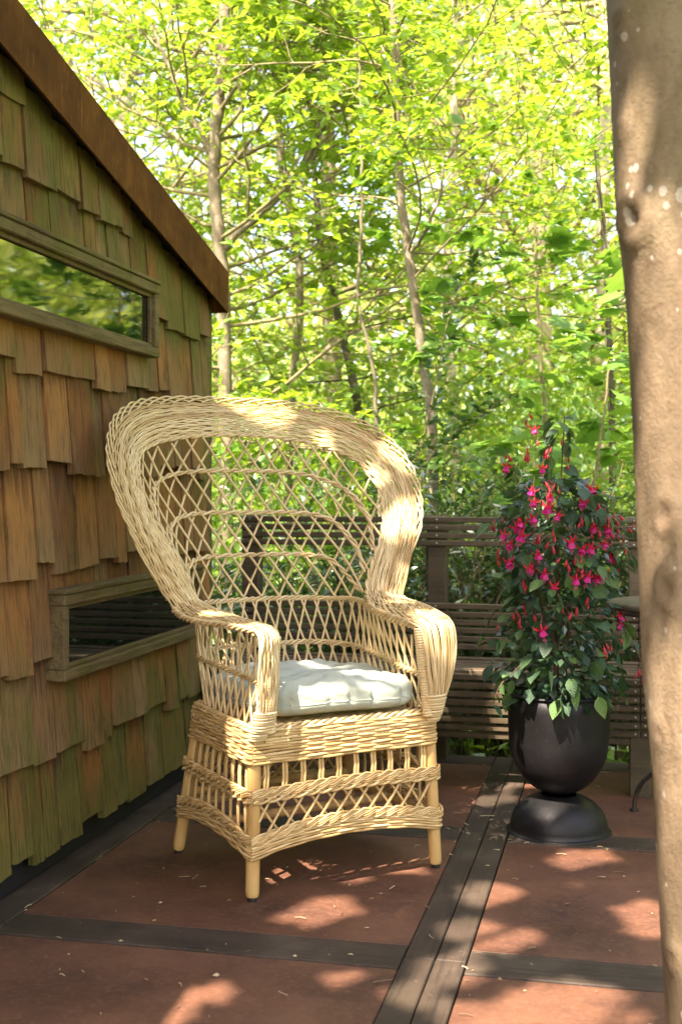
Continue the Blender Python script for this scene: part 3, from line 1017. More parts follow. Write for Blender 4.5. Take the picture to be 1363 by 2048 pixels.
# ---- base panels: rim, mid plait, bottom plait on four sides
def loop_path(zfun, grow, n=420):
    """closed rounded path around the four legs; zfun(side, fr) gives height; returns path and outward normals"""
    out = []; nn = []
    order = [('fl', 'fr', 'front'), ('fr', 'br', 'right'), ('br', 'bl', 'back'), ('bl', 'fl', 'left')]
    for (k1, k2, side) in order:
        m_ = n // 4
        for i in range(m_):
            fr = i / m_
            z = zfun(side, fr)
            a, b = leg_at(k1, z), leg_at(k2, z)
            p = a + (b - a) * fr
            d = (b - a) / np.linalg.norm(b - a)
            o = np.array([d[1], -d[0], 0]); o /= np.linalg.norm(o)
            out.append([p[0], p[1], z]); nn.append(o)
    out = np.array(out); nn = np.array(nn)
    # smooth normals so rows wrap round the legs
    N2 = nn.copy()
    for _ in range(5):
        N2 = (np.roll(N2, 1, 0) + N2 + np.roll(N2, -1, 0)) / 3
    N2 /= np.linalg.norm(N2, axis=1)[:, None]
    corner = 1 / np.clip((N2 * nn).sum(1), .72, 1)
    path = out + N2 * (grow * corner)[:, None]
    path = np.vstack([path, path[:1]]); N2 = np.vstack([N2, N2[:1]])
    for _ in range(2):
        path[1:-1] = .5 * path[1:-1] + .25 * (path[:-2] + path[2:])
    return path, N2
flat = lambda z: (lambda side, fr: z)
q = MB()
NR = 12
for j in range(NR):
    z = .385 + .091 * j / (NR - 1)
    path, nn = loop_path(flat(z), .0215 + (.002 if j > 8 else 0))
    s_ = np.r_[0, np.cumsum(np.linalg.norm(np.diff(path, axis=0), axis=1))]
    fat = j in (8, 9)
    amp = .0008 if fat else .0026
    rr = .0062 if fat else .0044
    off = amp * np.sin(math.pi * s_ / .056 + j * math.pi + rc.uniform(-.3, .3))
    zz = .0013 * np.sin(s_ * 21 + j * 1.3)
    p = path + nn * off[:, None]; p[:, 2] += zz
    q.tube(p, rr * rc.uniform(.95, 1.05), 7)
q.build('seat_rim', M['wicker_base'], chair)
q = MB(); path, nn = loop_path(flat(.482), .017)
rope(path, 3, .0048, .006, .09, mb_=q); q.build('rim_plait', M['wicker_base'], chair)

def mid_z(side, fr): return .300 + (.010 * math.sin(math.pi * fr) if side in ('front', 'back') else .012 * math.sin(math.pi * fr) * 0)
path, nn = loop_path(mid_z, .024)
q = braid(path, nn, 3, .0036, .0068, .006, .115, 3)
p2, n2 = loop_path(lambda s, f_: mid_z(s, f_) - .021, .0225)
rope(p2, 2, .0046, .0044, .08, mb_=q)
q.build('middle_plait', M['wicker_base'], chair)

def bot_top(side, fr):
    arch = {'front': .036, 'back': .036, 'left': .030, 'right': .030}[side]
    e = 4 * fr * (1 - fr)
    return .172 + arch * e ** .8
path, nn = loop_path(bot_top, .024)
q = braid(path, nn, 3, .0036, .0068, .006, .115, 3)
for j in range(5):
    def bz(side, fr, j=j): return bot_top(side, fr) - .018 - .0078 * j
    p2, n2 = loop_path(bz, .0225)
    s_ = np.r_[0, np.cumsum(np.linalg.norm(np.diff(p2, axis=0), axis=1))]
    p2 = p2 + n2 * (.0028 * np.sin(math.pi * s_ / .056 + j * math.pi))[:, None]
    q.tube(p2, .0039, 7)
q.build('bottom_plait', M['wicker_base'], chair)

def side_pt(side, fr, z, grow=.008):
    k1, k2 = {'front': ('fl', 'fr'), 'right': ('fr', 'br'), 'back': ('br', 'bl'), 'left': ('bl', 'fl')}[side]
    a, b = leg_at(k1, z), leg_at(k2, z)
    p = a + (b - a) * fr
    d = (b - a) / np.linalg.norm(b - a)
    return p + np.array([d[1], -d[0], 0]) * grow
for side, npair in (('front', 10), ('left', 9), ('right', 9), ('back', 10)):
    for i in range(npair):
        fr = .055 + .89 * i / (npair - 1)
        for dd in (-.0085, .0085):
            f2 = fr + dd
            q = MB(); q.tube([side_pt(side, f2, .395), side_pt(side, f2 + .002, .345, .011), side_pt(side, f2, mid_z(side, fr) - .005)], .0043 * rc.uniform(.93, 1.06), 7)
            q.build('spindle', M['wicker_base'], chair)
    if side in ('front', 'back'):
        nX = 11
        for fam in (1, -1):
            for i in range(-1, nX):
                fa = (i + .5) / nX; fb = fa + fam * .125
                pts = []
                for t_ in np.linspace(0, 1, 9):
                    ff = fa + (fb - fa) * t_
                    if .015 < ff < .985:
                        z = (mid_z(side, ff) - .02) * t_ + (bot_top(side, ff) - .01) * (1 - t_)
                        pts.append(side_pt(side, ff, z, .008 + fam * .004 + .003 * math.sin(math.pi * t_)))
                if len(pts) > 4:
                    q = MB(); q.tube(pts, .0042, 7); q.build('lattice_cane', M['wicker_base'], chair)
    else:
        for i in range(npair):
            fr = .06 + .88 * i / (npair - 1)
            q = MB(); q.tube([side_pt(side, fr, mid_z(side, fr) - .01), side_pt(side, fr + .004, .25, .012), side_pt(side, fr, bot_top(side, fr) - .01)], .0050 * rc.uniform(.93, 1.06), 7)
            q.build('spindle', M['wicker_base'], chair)
# inner diagonal braces behind the front panel
for sg in (-1, 1):
    q = MB(); q.tube([(sg * .285, .045, .30), (sg * .20, .05, .40)], .0055, 7); q.build('brace', M['wicker_base'], chair)
# woven seat deck below the cushion
q = MB()
for i in range(34):
    y = .02 + i * .0128
    xs = np.linspace(-.27, .27, 40)
    q.tube(np.stack([xs, np.full(40, y), .474 + .003 * np.sin(xs * 110 + i * math.pi)], 1), .0055, 5)
q.build('seat_deck', M['wicker_base'], chair)

# nail heads on the rim
q = MB()
for side in ('front', 'left'):
    for i in range(16):
        fr = .04 + .92 * i / 15
        for z in (.4465,):
            p = side_pt(side, fr + rc.uniform(-.012, .012), z + (.009 if i % 2 else 0), .0295)
            q.tube([p - np.array([0, .001, 0]), p + np.array([.0002, .0004, 0])], .0017, 6)
q.build('nail_heads', M['iron'], chair)

# ================================================================== cushion
cush_o = MB()
nth, npf = 240, 46
def pillow():
    v = []
    a_, b_ = .268, .252
    cx_, cy_ = .006, .236
    rr = np.random.default_rng(8)
    pl = np.sort((np.arange(20) + rr.uniform(-.25, .25, 20)) / 20 * 2 * math.pi)
    dep = rr.uniform(.4, 1.0, 20)
    tuft = [(-.10, -.07), (.12, -.05), (-.11, .09), (.11, .10), (0.02, 0.02)]
    for ip in range(npf + 1):
        u = ip / npf            # 0 bottom centre .. .42 seam .. 1 top centre
        for it in range(nth):
            th = 2 * math.pi * it / nth
            c, s_ = math.cos(th), math.sin(th)
            k = 1 / (abs(c) ** 4.2 + abs(s_) ** 4.2) ** (1 / 4.2)
            if u < .4:
                w_ = u / .4
                rho = math.sin(w_ * math.pi / 2) ** .55
                z = .044 * (1 - math.cos(w_ * math.pi / 2)) ** 1.6
                prox = w_
            else:
                w_ = (1 - u) / .6
                rho = math.sin(w_ * math.pi / 2) ** .62
                z = .046 + .066 * math.cos(w_ * math.pi / 2) ** .5
                prox = w_
            # pleats pinch the edge on both sides of the seam
            d = np.abs((th - pl + math.pi) % (2 * math.pi) - math.pi)
            pin = float((dep * np.exp(-(d / .03) ** 2)).sum())
            sh = float((dep * np.exp(-(d / .13) ** 2)).sum())
            edge = math.exp(-((1 - prox) / .22) ** 2)
            rho2 = rho * (1 - .060 * pin * edge + .018 * (sh - 1) * -edge - .012 * math.exp(-((u - .4) / .02) ** 2))
            x = cx_ + a_ * k * c * rho2; y = cy_ + b_ * k * s_ * rho2
            if u > .4:
                z += -.018 * pin * edge + .006 * math.sin(9 * th + 3 * prox) * edge
                for tx, ty in tuft:
                    dd = ((x - cx_ - tx) ** 2 + (y - cy_ - ty) ** 2) / .055 ** 2
                    z -= .020 * math.exp(-dd)
                z += .006 * math.sin(x * 31 + 1.2) * math.sin(y * 27 + .4) + .003 * math.sin(x * 70 + y * 41) + .0025 * math.sin(y * 93 - x * 55 + 1)
            else:
                z += .006 * pin * edge * (prox > .6)
            v.append((x, y, z + .490 + .006 * math.sin(x * 9 + 2)))
    f = []
    for ip in range(npf):
        for it in range(nth):
            a = ip * nth + it; b = ip * nth + (it + 1) % nth
            f.append([a, b, b + nth, a + nth])
    return v, f
v, f = pillow()
cush = thing('seat_cushion', 'pale mint fabric cushion with pleated edge lying on the wicker chair seat', 'cushion', CH, CH_ANG)
cush_o.add(v, f); cush_o.build('cover', M['cushion_cloth'], cush)
# stitched seam
i_s = int(.4 * npf)
ring = np.array(v[(i_s) * nth:(i_s + 1) * nth]); ring = np.vstack([ring, ring[:1]])
cen = ring.mean(0); outw = ring - cen; outw[:, 2] = 0; outw /= np.linalg.norm(outw, axis=1)[:, None]
q = MB(); q.tube(ring + outw * .0005 + np.array([0, 0, .001]), .0016, 5, cap=False); q.build('seam', M['cushion_cloth'], cush)

# ================================================================== planter
PC = at(1116, 1664, CAM_H * F / (1664 - 980)); PC.z = 0
planter = thing('planter', 'black metal urn planter with round bowl on an upturned dome foot', 'planter', tuple(PC))
def lathe(prof, n=72):
    q = MB()
    a = np.linspace(0, 2 * math.pi, n, endpoint=False)
    v = np.array([(r * math.cos(t_), r * math.sin(t_), z) for r, z in prof for t_ in a])
    f = []
    for i in range(len(prof) - 1):
        for j in range(n):
            k = (j + 1) % n
            f.append([i * n + j, i * n + k, (i + 1) * n + k, (i + 1) * n + j])
    q.add(v, f)
    return q
bowl = [(.02, .131)]
for t_ in np.linspace(0.12, 1, 16):
    a = t_ * math.pi / 2
    bowl.append((.1665 * math.sin(a) ** .92, .131 + .195 * (1 - math.cos(a))))
bowl += [(.1685, .36), (.1695, .42), (.170, .468), (.166, .468), (.163, .43), (.15, .36), (.02, .36)]
lathe(bowl).build('bowl', M['black_metal'], planter)
rim = lathe([(.170 + .0055 * math.cos(t_), .468 + .0055 * math.sin(t_)) for t_ in np.linspace(0, 2 * math.pi, 11)])
rim.build('rim', M['black_metal'], planter)
dome = []
for t_ in np.linspace(0.22, 1, 14):
    a = t_ * math.pi / 2
    dome.append((.163 * math.sin(a) ** .95, .014 + .122 * math.cos(a) ** .9))
dome += [(.166, .012), (.174, .010), (.176, .005), (.172, .001), (.15, .001)]
lathe(dome).build('dome_foot', M['black_metal'], planter)
lathe([(.165, .448), (.1, .455), (.04, .452), (.002, .455)], 40).build('soil', M['soil'], planter)

# ================================================================== leaf building tools
KITE = (np.array([(0, 0, 0), (.42, .5, .06), (1, 0, -.04), (.42, -.5, .06), (.45, 0, -.03)]), [[0, 4, 1, 1], [4, 2, 1, 1], [0, 3, 4, 4], [4, 3, 2, 2]])
FLAT = (np.array([(0, 0, 0), (.45, .5, .05), (1, 0, -.03), (.45, -.5, .05)]), [[0, 2, 1, 1], [0, 3, 2, 2]])
_ml = [(0, 0), (-.06, .30), (.10, .34), (.14, .62), (.34, .36), (.60, .58), (.62, .28), (.78, .20), (1.0, 0), (.78, -.20), (.62, -.28), (.60, -.58), (.34, -.36), (.14, -.62), (.10, -.34), (-.06, -.30)]
MAPLE = (np.array([(x, y, -.05 * abs(y) - .06 * x * x) for x, y in _ml] + [(.3, 0, .02)]), [[16, i, (i + 1) % 16, (i + 1) % 16] for i in range(16)])


class Leaves:
    def __init__(s): s.P = []; s.D = []; s.N = []; s.L = []; s.W = []
    def add(s, P, D, N, L, W):
        s.P.append(P); s.D.append(D); s.N.append(N); s.L.append(L); s.W.append(W)
    def mesh(s, name, tmpl, keep=None):
        P = np.vstack(s.P); D = np.vstack(s.D); N = np.vstack(s.N); L = np.concatenate(s.L); W = np.concatenate(s.W)
        if keep is not None:
            k = keep(P); P, D, N, L, W = P[k], D[k], N[k], L[k], W[k]
        D = D / (np.linalg.norm(D, axis=1)[:, None] + 1e-9)
        S = np.cross(N, D); S /= np.linalg.norm(S, axis=1)[:, None] + 1e-9
        N = np.cross(D, S)
        tv, tf = tmpl
        v = P[:, None, :] + L[:, None, None] * (tv[None, :, 0:1] * D[:, None, :] + tv[None, :, 1:2] * W[:, None, None] * S[:, None, :] + tv[None, :, 2:3] * N[:, None, :])
        n = len(P); k = len(tv)
        f = np.asarray(tf)[None] + (np.arange(n) * k)[:, None, None]
        q = MB(); q.add(v.reshape(-1, 3), f.reshape(-1, 4))
        return q.mesh(name, False), n


def unit(v): return v / (np.linalg.norm(v) + 1e-9)


def limb(p, d, L, r, seg, wander, up, g):
    pts = [np.array(p, float)]; d = unit(np.array(d, float))
    for i in range(seg):
        d = unit(d + g.normal(0, wander, 3) + np.array([0, 0, up]))
        pts.append(pts[-1] + d * L / seg)
    return np.array(pts)


def twig_leaves(lv_, pts, n, size, g, width=.62, flat=.45, droop=.2, spread=.9):
    idx = g.uniform(.15, 1.0, n) * (len(pts) - 1)
    i = np.minimum(idx.astype(int), len(pts) - 2); fr = (idx - i)[:, None]
    P = pts[i] * (1 - fr) + pts[i + 1] * fr
    T = pts[i + 1] - pts[i]; T /= np.linalg.norm(T, axis=1)[:, None] + 1e-9
    S = np.cross(T, np.array([0, 0, 1.0])); S /= np.linalg.norm(S, axis=1)[:, None] + 1e-6
    sg = g.choice([-1, 1], n)[:, None]
    D = T * .55 + S * sg * spread + g.normal(0, .28, (n, 3)) + np.array([0, 0, -droop])
    N = np.array([0, 0, 1.0]) + g.normal(0, flat, (n, 3))
    L = size * g.uniform(.45, 1.35, n)
    lv_.add(P, D, N, L, np.full(n, width) * g.uniform(.85, 1.15, n))


def spray(wood, lv_, p, d, L, r, depth, g, size, nl=9, kids=6, up=.03, flat=.45, wood_min=.0, width=.62):
    pts = limb(p, d, L, r, 6 if depth else 4, .13, up, g)
    if r > wood_min:
        wood.tube(pts, np.linspace(r, r * .4, len(pts)), 6 if r > .012 else 4 if r > .004 else 3, cap=False)
    if depth == 0:
        twig_leaves(lv_, pts, nl, size, g, width, flat)
        return
    for k in range(kids):
        t_ = .22 + .78 * (k + g.uniform(0, .8)) / kids
        i = min(int(t_ * (len(pts) - 1)), len(pts) - 2)
        base = pts[i] + (pts[i + 1] - pts[i]) * (t_ * (len(pts) - 1) - i)
        T = unit(pts[i + 1] - pts[i])
        S = unit(np.cross(T, np.array([0, 0, 1.0]) + g.normal(0, .35, 3)))
        sg = 1 if k % 2 else -1
        dd = unit(T * .65 + S * sg * .85 + g.normal(0, .18, 3))
        spray(wood, lv_, base, dd, L * g.uniform(.38, .6) * (1.15 - .5 * t_), r * .5, depth - 1, g, size, nl, kids, up * .6, flat, wood_min, width)


def tree(name, label, path, radii, bark, leafmat, seed, nbr, z0, z1, blen, size, limbs=(), nl=9, kids=6, depth=2, up=.03, flat=.5, tmpl=KITE, wood_min=0.0, az=None, group=None, cat='tree', width=.62):
    g = np.random.default_rng(seed)
    path = np.array([np.array(p) for p in path])
    root = thing(name, label, cat, (path[0][0], path[0][1], path[0][2]), 0, group or 'trees beyond the bench')
    l0 = np.array(root.location)
    wood = MB(); lvs = Leaves(); wood_min = max(wood_min, .0035)
    pp = spline(path, 60)
    pp[2:-2] += g.normal(0, .004, (56, 3))
    trunk = MB(); trunk.tube(pp, np.interp(np.linspace(0, 1, 60), [0, .1, 1], [radii[0] * 1.25, radii[0], radii[1]]), 12)
    for lp, lr in limbs:
        lp = spline(np.array([np.array(q_) for q_ in lp]), 24)
        lp[1:-1] += g.normal(0, .006, (22, 3))
        trunk.tube(lp, np.linspace(lr, lr * .45, 24), 8)
        for k in range(8):
            i = 5 + int(k * 18 / 8)
            T = unit(lp[min(i + 1, 23)] - lp[i - 1])
            S = unit(np.cross(T, g.normal(0, 1, 3)))
            spray(wood, lvs, lp[i], T * .6 + S * .8, blen * .55 * g.uniform(.7, 1.1), lr * .4, max(depth - 1, 1), g, size, nl, kids, up, flat, wood_min, width)
    zs = pp[:, 2]
    for k in range(nbr):
        z = z0 + (z1 - z0) * (k + g.uniform(0, 1)) / nbr
        i = int(np.argmin(np.abs(zs - z)))
        a = g.uniform(0, 2 * math.pi) if az is None else g.uniform(az[0], az[1])
        el = g.uniform(.0, .55)
        d = np.array([math.cos(a) * math.cos(el), math.sin(a) * math.cos(el), math.sin(el)])
        spray(wood, lvs, pp[i], d, blen * g.uniform(.6, 1.15), radii[1] * .42, depth, g, size, nl, kids, up, flat, wood_min, width)
    trunk.v = [v - l0 for v in trunk.v]
    tr_ = trunk.build('trunk', M[bark], root)
    if wood.v:
        wood.v = [v - l0 for v in wood.v]
        wood.build('branches', M['twig'] if bark != 'bark_dark' else M['bark_dark'], root)
    me, n = lvs.mesh('crown', tmpl)
    me.transform(Matrix.Translation(-Vector(l0)))
    cr = obj('crown', me, M[leafmat], root)
    return n

NLEAF = 0
GZ = -.33
def px_path(pts, d):
    """trunk path through picture points at depth d, continued down to the ground"""
    w_ = [at(x, y, d) for x, y in pts]
    b = w_[0]
    dirn = (w_[0] - w_[1])
    k = (b.z - GZ) / max(.3, -dirn.z) if dirn.z < 0 else 0
    if b.z > GZ + .05:
        k = min(k, 3)
        foot = Vector((b.x + dirn.x * k * .5, b.y + dirn.y * k * .5, GZ))
        w_ = [foot] + w_
    return w_

# ================================================================== garden trees in view
NLEAF += tree('forked_beech', 'mossy grey tree with forked trunk rising behind the shed roof', px_path([(452, 1000), (450, 780), (447, 600), (441, 500), (428, 360), (432, 270), (446, 120), (450, 0), (456, -260)], 8.2), (.055, .034), 'bark_grey', 'beech_leaf', 101, 42, 1.2, 5.6, 1.9, .075,
     limbs=[([at(449, 498, 8.2), at(500, 445, 8.15), at(560, 395, 8.1), at(612, 320, 8.05), at(650, 250, 8.0)], .028),
            ([at(428, 325, 8.2), at(402, 270, 8.2), at(372, 215, 8.25), at(335, 130, 8.3), at(300, 40, 8.3)], .024),
            ([at(449, 105, 8.2), at(500, 62, 8.1), at(552, 18, 8.0), at(600, -60, 7.9)], .02)], nl=10, kids=6)
NLEAF += tree('slender_beech', 'slender pale sapling trunk standing between the chair and the planter', px_path([(868, 1000), (858, 800), (832, 620), (815, 480), (797, 350), (790, 150), (787, 0), (784, -260)], 6.5), (.031, .018), 'bark_grey', 'beech_leaf', 102, 24, 2.2, 5.2, 1.5, .062,
     limbs=[([at(818, 508, 6.5), at(850, 462, 6.45), at(878, 392, 6.4), at(890, 330, 6.4), at(932, 240, 6.35)], .011)], nl=10, kids=6)
NLEAF += tree('thin_sapling', 'very thin whip-like sapling left of the slender pale trunk', px_path([(760, 1000), (752, 850), (744, 720), (718, 600), (722, 400), (720, 180), (714, -40)], 6.7), (.013, .006), 'bark_grey', 'beech_leaf', 103, 9, 1.7, 3.6, .8, .058, nl=7, kids=5, depth=1)
NLEAF += tree('pale_tall_tree', 'tall pale sunlit trunk in the background left of the big foreground trunk', px_path([(1085, 1000), (1078, 600), (1070, 300), (1062, 0), (1058, -300)], 14.5), (.15, .10), 'bark_pale', 'yellow_leaf', 104, 26, 1.5, 8.6, 2.6, .085, nl=9, kids=6, wood_min=.004)
NLEAF += tree('right_edge_tree', 'pale trunk partly hidden behind the big foreground trunk at right', px_path([(1198, 1000), (1205, 430), (1212, 150), (1216, -200)], 11.0), (.062, .045), 'bark_pale', 'yellow_leaf', 105, 24, 1.0, 6.6, 2.0, .075, nl=9, kids=6, wood_min=.003)
NLEAF += tree('left_background_tree', 'tree with pale trunk showing just above the shed fascia at upper left', px_path([(228, 900), (236, 400), (250, 180), (258, 60), (264, -200)], 12.0), (.085, .06), 'bark_pale', 'beech_leaf', 106, 24, 2.0, 7.4, 2.3, .075, nl=10, kids=6, wood_min=.003)
NLEAF += tree('stout_background_tree', 'stout brown trunk low in the background above the chair crest', px_path([(684, 1000), (668, 800), (661, 600), (655, 300), (650, -150)], 13.0), (.11, .07), 'bark_grey', 'yellow_leaf', 107, 24, 2.2, 8.0, 2.4, .08, nl=9, kids=6, wood_min=.004)
NLEAF += tree('leaning_dark_tree', 'dark slanting stem leaning left behind the chair back', px_path([(742, 980), (705, 760), (672, 620), (640, 480), (622, 250)], 9.4), (.045, .022), 'bark_dark', 'beech_leaf', 108, 18, 1.6, 5.0, 1.7, .062, nl=10, kids=6)
NLEAF += tree('mottled_birch', 'mottled pale birch stem low behind the slender sapling', px_path([(915, 1000), (902, 760), (894, 560), (905, 300), (910, 0)], 10.4), (.05, .03), 'bark_pale', 'yellow_leaf', 109, 20, 1.6, 5.8, 1.9, .07, nl=10, kids=6, wood_min=.003)
NLEAF += tree('dark_twin_stem', 'thin dark stem rising near the right edge beside the big trunk', px_path([(1226, 1000), (1218, 700), (1210, 520), (1190, 300)], 8.2), (.028, .015), 'bark_dark', 'beech_leaf', 110, 12, 1.6, 3.6, 1.2, .062, nl=7, kids=5)
NLEAF += tree('grey_middle_tree', 'grey stem with thin twigs showing through pale sky left of centre', px_path([(575, 1000), (585, 760), (600, 560), (560, 300), (550, 0)], 9.8), (.04, .02), 'bark_grey', 'beech_leaf', 111, 15, 1.3, 5.2, 1.7, .06, nl=7, kids=6)

# maple sapling with broad lobed leaves
NLEAF += tree('maple_sapling', 'young maple with broad lobed leaves left of the big trunk above the planter', px_path([(1098, 1000), (1090, 860), (1080, 700), (1072, 560), (1068, 440)], 6.6), (.016, .006), 'twig', 'maple_leaf', 112, 20, .9, 2.55, .95, .105, nl=5, kids=4, depth=1, flat=.28, tmpl=MAPLE, up=.05, width=.95)
NLEAF += tree('small_maple', 'smaller maple shoot with lobed leaves beside the fuchsia top', px_path([(1180, 1050), (1190, 950), (1205, 850), (1220, 720)], 6.0), (.012, .005), 'twig', 'maple_leaf', 113, 9, .8, 1.75, .6, .12, nl=4, kids=4, depth=1, flat=.28, tmpl=MAPLE, up=.05, width=.95)

# ================================================================== shrubs behind the bench
def shrub(name, label, px, d, h, seed, n=26, leaf='privet_leaf', size=.050, lean=.35, spread=.32, shoots=()):
    g = np.random.default_rng(seed)
    b = at(px, 1000, d); root = thing(name, label, 'shrub', (b.x, b.y, GZ), 0, 'shrubs behind the bench')
    l0 = np.array(root.location)
    wood = MB(); lvs = Leaves()
    for k in range(n):
        a = g.uniform(0, 2 * math.pi); r_ = abs(g.normal(0, spread))
        base = l0 + np.array([math.cos(a) * r_ * .5, math.sin(a) * r_ * .5, 0])
        d0 = np.array([math.cos(a) * lean * g.uniform(.2, 1), math.sin(a) * lean * g.uniform(.2, 1), 1])
        L = (h - GZ) * g.uniform(.55, 1.0)
        pts = limb(base, d0, L, .006, 9, .10, .02, g)
        wood.tube(pts, np.linspace(.006, .002, 10), 4, cap=False)
        for q_ in range(15):
            t_ = g.uniform(.22, 1) * 8.99; i = int(t_)
            p = pts[i] + (pts[i + 1] - pts[i]) * (t_ - i)
            aa = g.uniform(0, 2 * math.pi)
            dd = np.array([math.cos(aa), math.sin(aa), g.uniform(.1, .9)])
            tw = limb(p, dd, g.uniform(.10, .28), .002, 4, .15, .05, g)
            wood.tube(tw, [.002, .002, .0015, .0015, .001], 3, cap=False)
            twig_leaves(lvs, tw, 10, size, g, .45, .6, -.15, .8)
    for sp_ in shoots:
        pts = spline(np.array([np.array(q_) for q_ in sp_]), 20)
        wood.tube(pts, np.linspace(.006, .002, 20), 5, cap=False)
        for i in range(6, 20):
            for q_ in range(2):
                aa = g.uniform(0, 2 * math.pi)
                tw = limb(pts[i], np.array([math.cos(aa), math.sin(aa), .5]), g.uniform(.05, .16), .002, 3, .15, .05, g)
                wood.tube(tw, .0014, 3, cap=False)
                twig_leaves(lvs, tw, 8, size, g, .48, .5, -.15, .8)
    wood.v = [v - l0 for v in wood.v]; wood.build('stems', M['twig'], root)
    me, n_ = lvs.mesh('foliage', KITE); me.transform(Matrix.Translation(-Vector(l0)))
    obj('foliage', me, M[leaf], root)
    return n_
for a in [
    ('privet_shrub', 'small-leaved green shrub behind the left end of the bench', 470, 6.1, .95, 201, 22),
    ('privet_shrub', 'dark leafy shrub seen through the left half of the chair lattice', 590, 5.95, 1.0, 202, 26),
    ('privet_shrub', 'dense green shrub seen through the right half of the chair lattice', 715, 6.05, 1.12, 203, 28),
    ('privet_shrub', 'glossy dark shrub just right of the chair back', 860, 6.0, 1.38, 204, 38),
    ('privet_shrub', 'tall glossy shrub with one long leafy shoot left of the fuchsia', 960, 6.15, 1.6, 205, 46),
    ('privet_shrub', 'bushy shrub right behind the flowering fuchsia', 1090, 6.0, 1.32, 206, 36),
    ('privet_shrub', 'green shrub between the fuchsia and the big trunk', 1210, 6.1, 1.15, 207, 26),
    ('privet_shrub', 'shrub mostly hidden behind the big foreground trunk', 1350, 6.3, 1.3, 208, 22)]:
    sh = []
    if a[5] == 205:
        sh = [[at(790, 1010, 6.1), at(850, 860, 6.1), at(895, 640, 6.05), at(925, 570, 6.05), at(985, 520, 6.0)], [at(830, 1000, 6.0), at(870, 900, 6.0), at(960, 830, 5.95), at(1010, 800, 5.9)]]
    NLEAF += shrub(*a, shoots=sh)

# ================================================================== far wood and undergrowth
g = np.random.default_rng(77)
wood = MB(); lvs = Leaves()
ncl = 3200
for k in range(ncl):
    az_ = R(g.uniform(-40, 75))           # to the right of -Y..+Y axis; frame sits between -28 and +3 degrees
    d = g.uniform(15, 34)
    x, y = math.sin(az_) * d, math.cos(az_) * d
    top = 1.0 + d * .55
    z = GZ + g.uniform(0, 1) ** 1.15 * top
    if (z - CAM_H) / d > .14 and az_ < R(8) and g.uniform() < .5: continue
    # thinner where the photograph lets the sky through, left of the middle
    m = 120
    rad = g.uniform(.5, 1.1)
    P = np.array([x, y, z]) + g.normal(0, 1, (m, 3)) * np.array([rad, rad, rad * .45])
    D = g.normal(0, 1, (m, 3)) + np.array([0, 0, -.3]); N = np.array([0, 0, 1.0]) + g.normal(0, .7, (m, 3))
    lvs.add(P, D, N, g.uniform(.09, .17, m), np.full(m, .7))
for k in range(800):
    az_ = R(g.uniform(9, 58)); d = g.uniform(11, 20)
    m = 70; rad = g.uniform(.5, 1.0)
    P = np.array([math.sin(az_) * d, math.cos(az_) * d, GZ + g.uniform(0, 1) * (1 + .6 * d)]) + g.normal(0, 1, (m, 3)) * np.array([rad, rad, rad * .5])
    D = g.normal(0, 1, (m, 3)) + np.array([0, 0, -.3]); N = np.array([0, 0, 1.0]) + g.normal(0, .7, (m, 3))
    lvs.add(P, D, N, g.uniform(.14, .24, m), np.full(m, .7))
for k in range(520):
    az_ = R(g.uniform(75, 320)); d = g.uniform(14, 20)
    x, y = math.sin(az_) * d, math.cos(az_) * d
    m = 70; rad = g.uniform(.6, 1.2)
    P = np.array([x, y, GZ + g.uniform(0, 5.5)]) + g.normal(0, 1, (m, 3)) * np.array([rad, rad, rad * .5])
    D = g.normal(0, 1, (m, 3)) + np.array([0, 0, -.3]); N = np.array([0, 0, 1.0]) + g.normal(0, .7, (m, 3))
    lvs.add(P, D, N, g.uniform(.22, .36, m), np.full(m, .7))
for k in range(12):
    az_ = R(g.uniform(-36, 70)); d = g.uniform(18, 34)
    x, y = math.sin(az_) * d, math.cos(az_) * d
    wood.tube([(x, y, GZ), (x + g.normal(0, .2), y, 4), (x + g.normal(0, .5), y, 12)], [.13, .10, .05], 8)
me, n = lvs.mesh('distant_woodland', FLAT); NLEAF += n
wl_ = obj('distant_woodland', me, M['yellow_leaf'])
tag(wl_, 'sunlit spring woodland filling the far background', 'woodland', kind='stuff')
o = wood.build('trunks', M['bark_pale'], wl_); o['kind'] = 'stuff'

lvs = Leaves()
for k in range(1500):
    az_ = R(g.uniform(-40, 50)); d = g.uniform(7.0, 16)
    x, y = math.sin(az_) * d, math.cos(az_) * d
    z = GZ + g.uniform(.1, 1) * (1.9 + .16 * (d - 7))
    m = 70; rad = g.uniform(.22, .5)
    P = np.array([x, y, z]) + g.normal(0, 1, (m, 3)) * np.array([rad, rad, rad * .5])
    D = g.normal(0, 1, (m, 3)) + np.array([0, 0, -.1]); N = np.array([0, 0, 1.0]) + g.normal(0, .6, (m, 3))
    lvs.add(P, D, N, g.uniform(.05, .095, m), g.uniform(.5, .7, m))
me, n = lvs.mesh('understory', KITE); NLEAF += n
tag(obj('understory', me, M['undergrowth_leaf']), 'head-high thicket of fresh green leaves between the tree stems', 'thicket', kind='stuff')
lvs = Leaves()
m = 26000
rr_ = g.uniform(0, 1, m)
az_ = np.radians(g.uniform(-42, 40, m)); d = 5.45 + 11 * rr_ ** 1.6
P = np.stack([np.sin(az_) * d, np.cos(az_) * d, GZ + g.uniform(0, 1, m) ** 1.5 * (.34 + .05 * (d - 5))], 1)
okk = ~((P[:, 1] < 5.45))
P = P[okk]; m = len(P)
D = g.normal(0, 1, (m, 3)) * np.array([1, 1, .5]) + np.array([0, 0, .35]); N = np.array([0, 0, 1.0]) + g.normal(0, .6, (m, 3))
lvs.add(P, D, N, g.uniform(.05, .12, m), g.uniform(.4, .7, m))
me, n = lvs.mesh('undergrowth', KITE); NLEAF += n
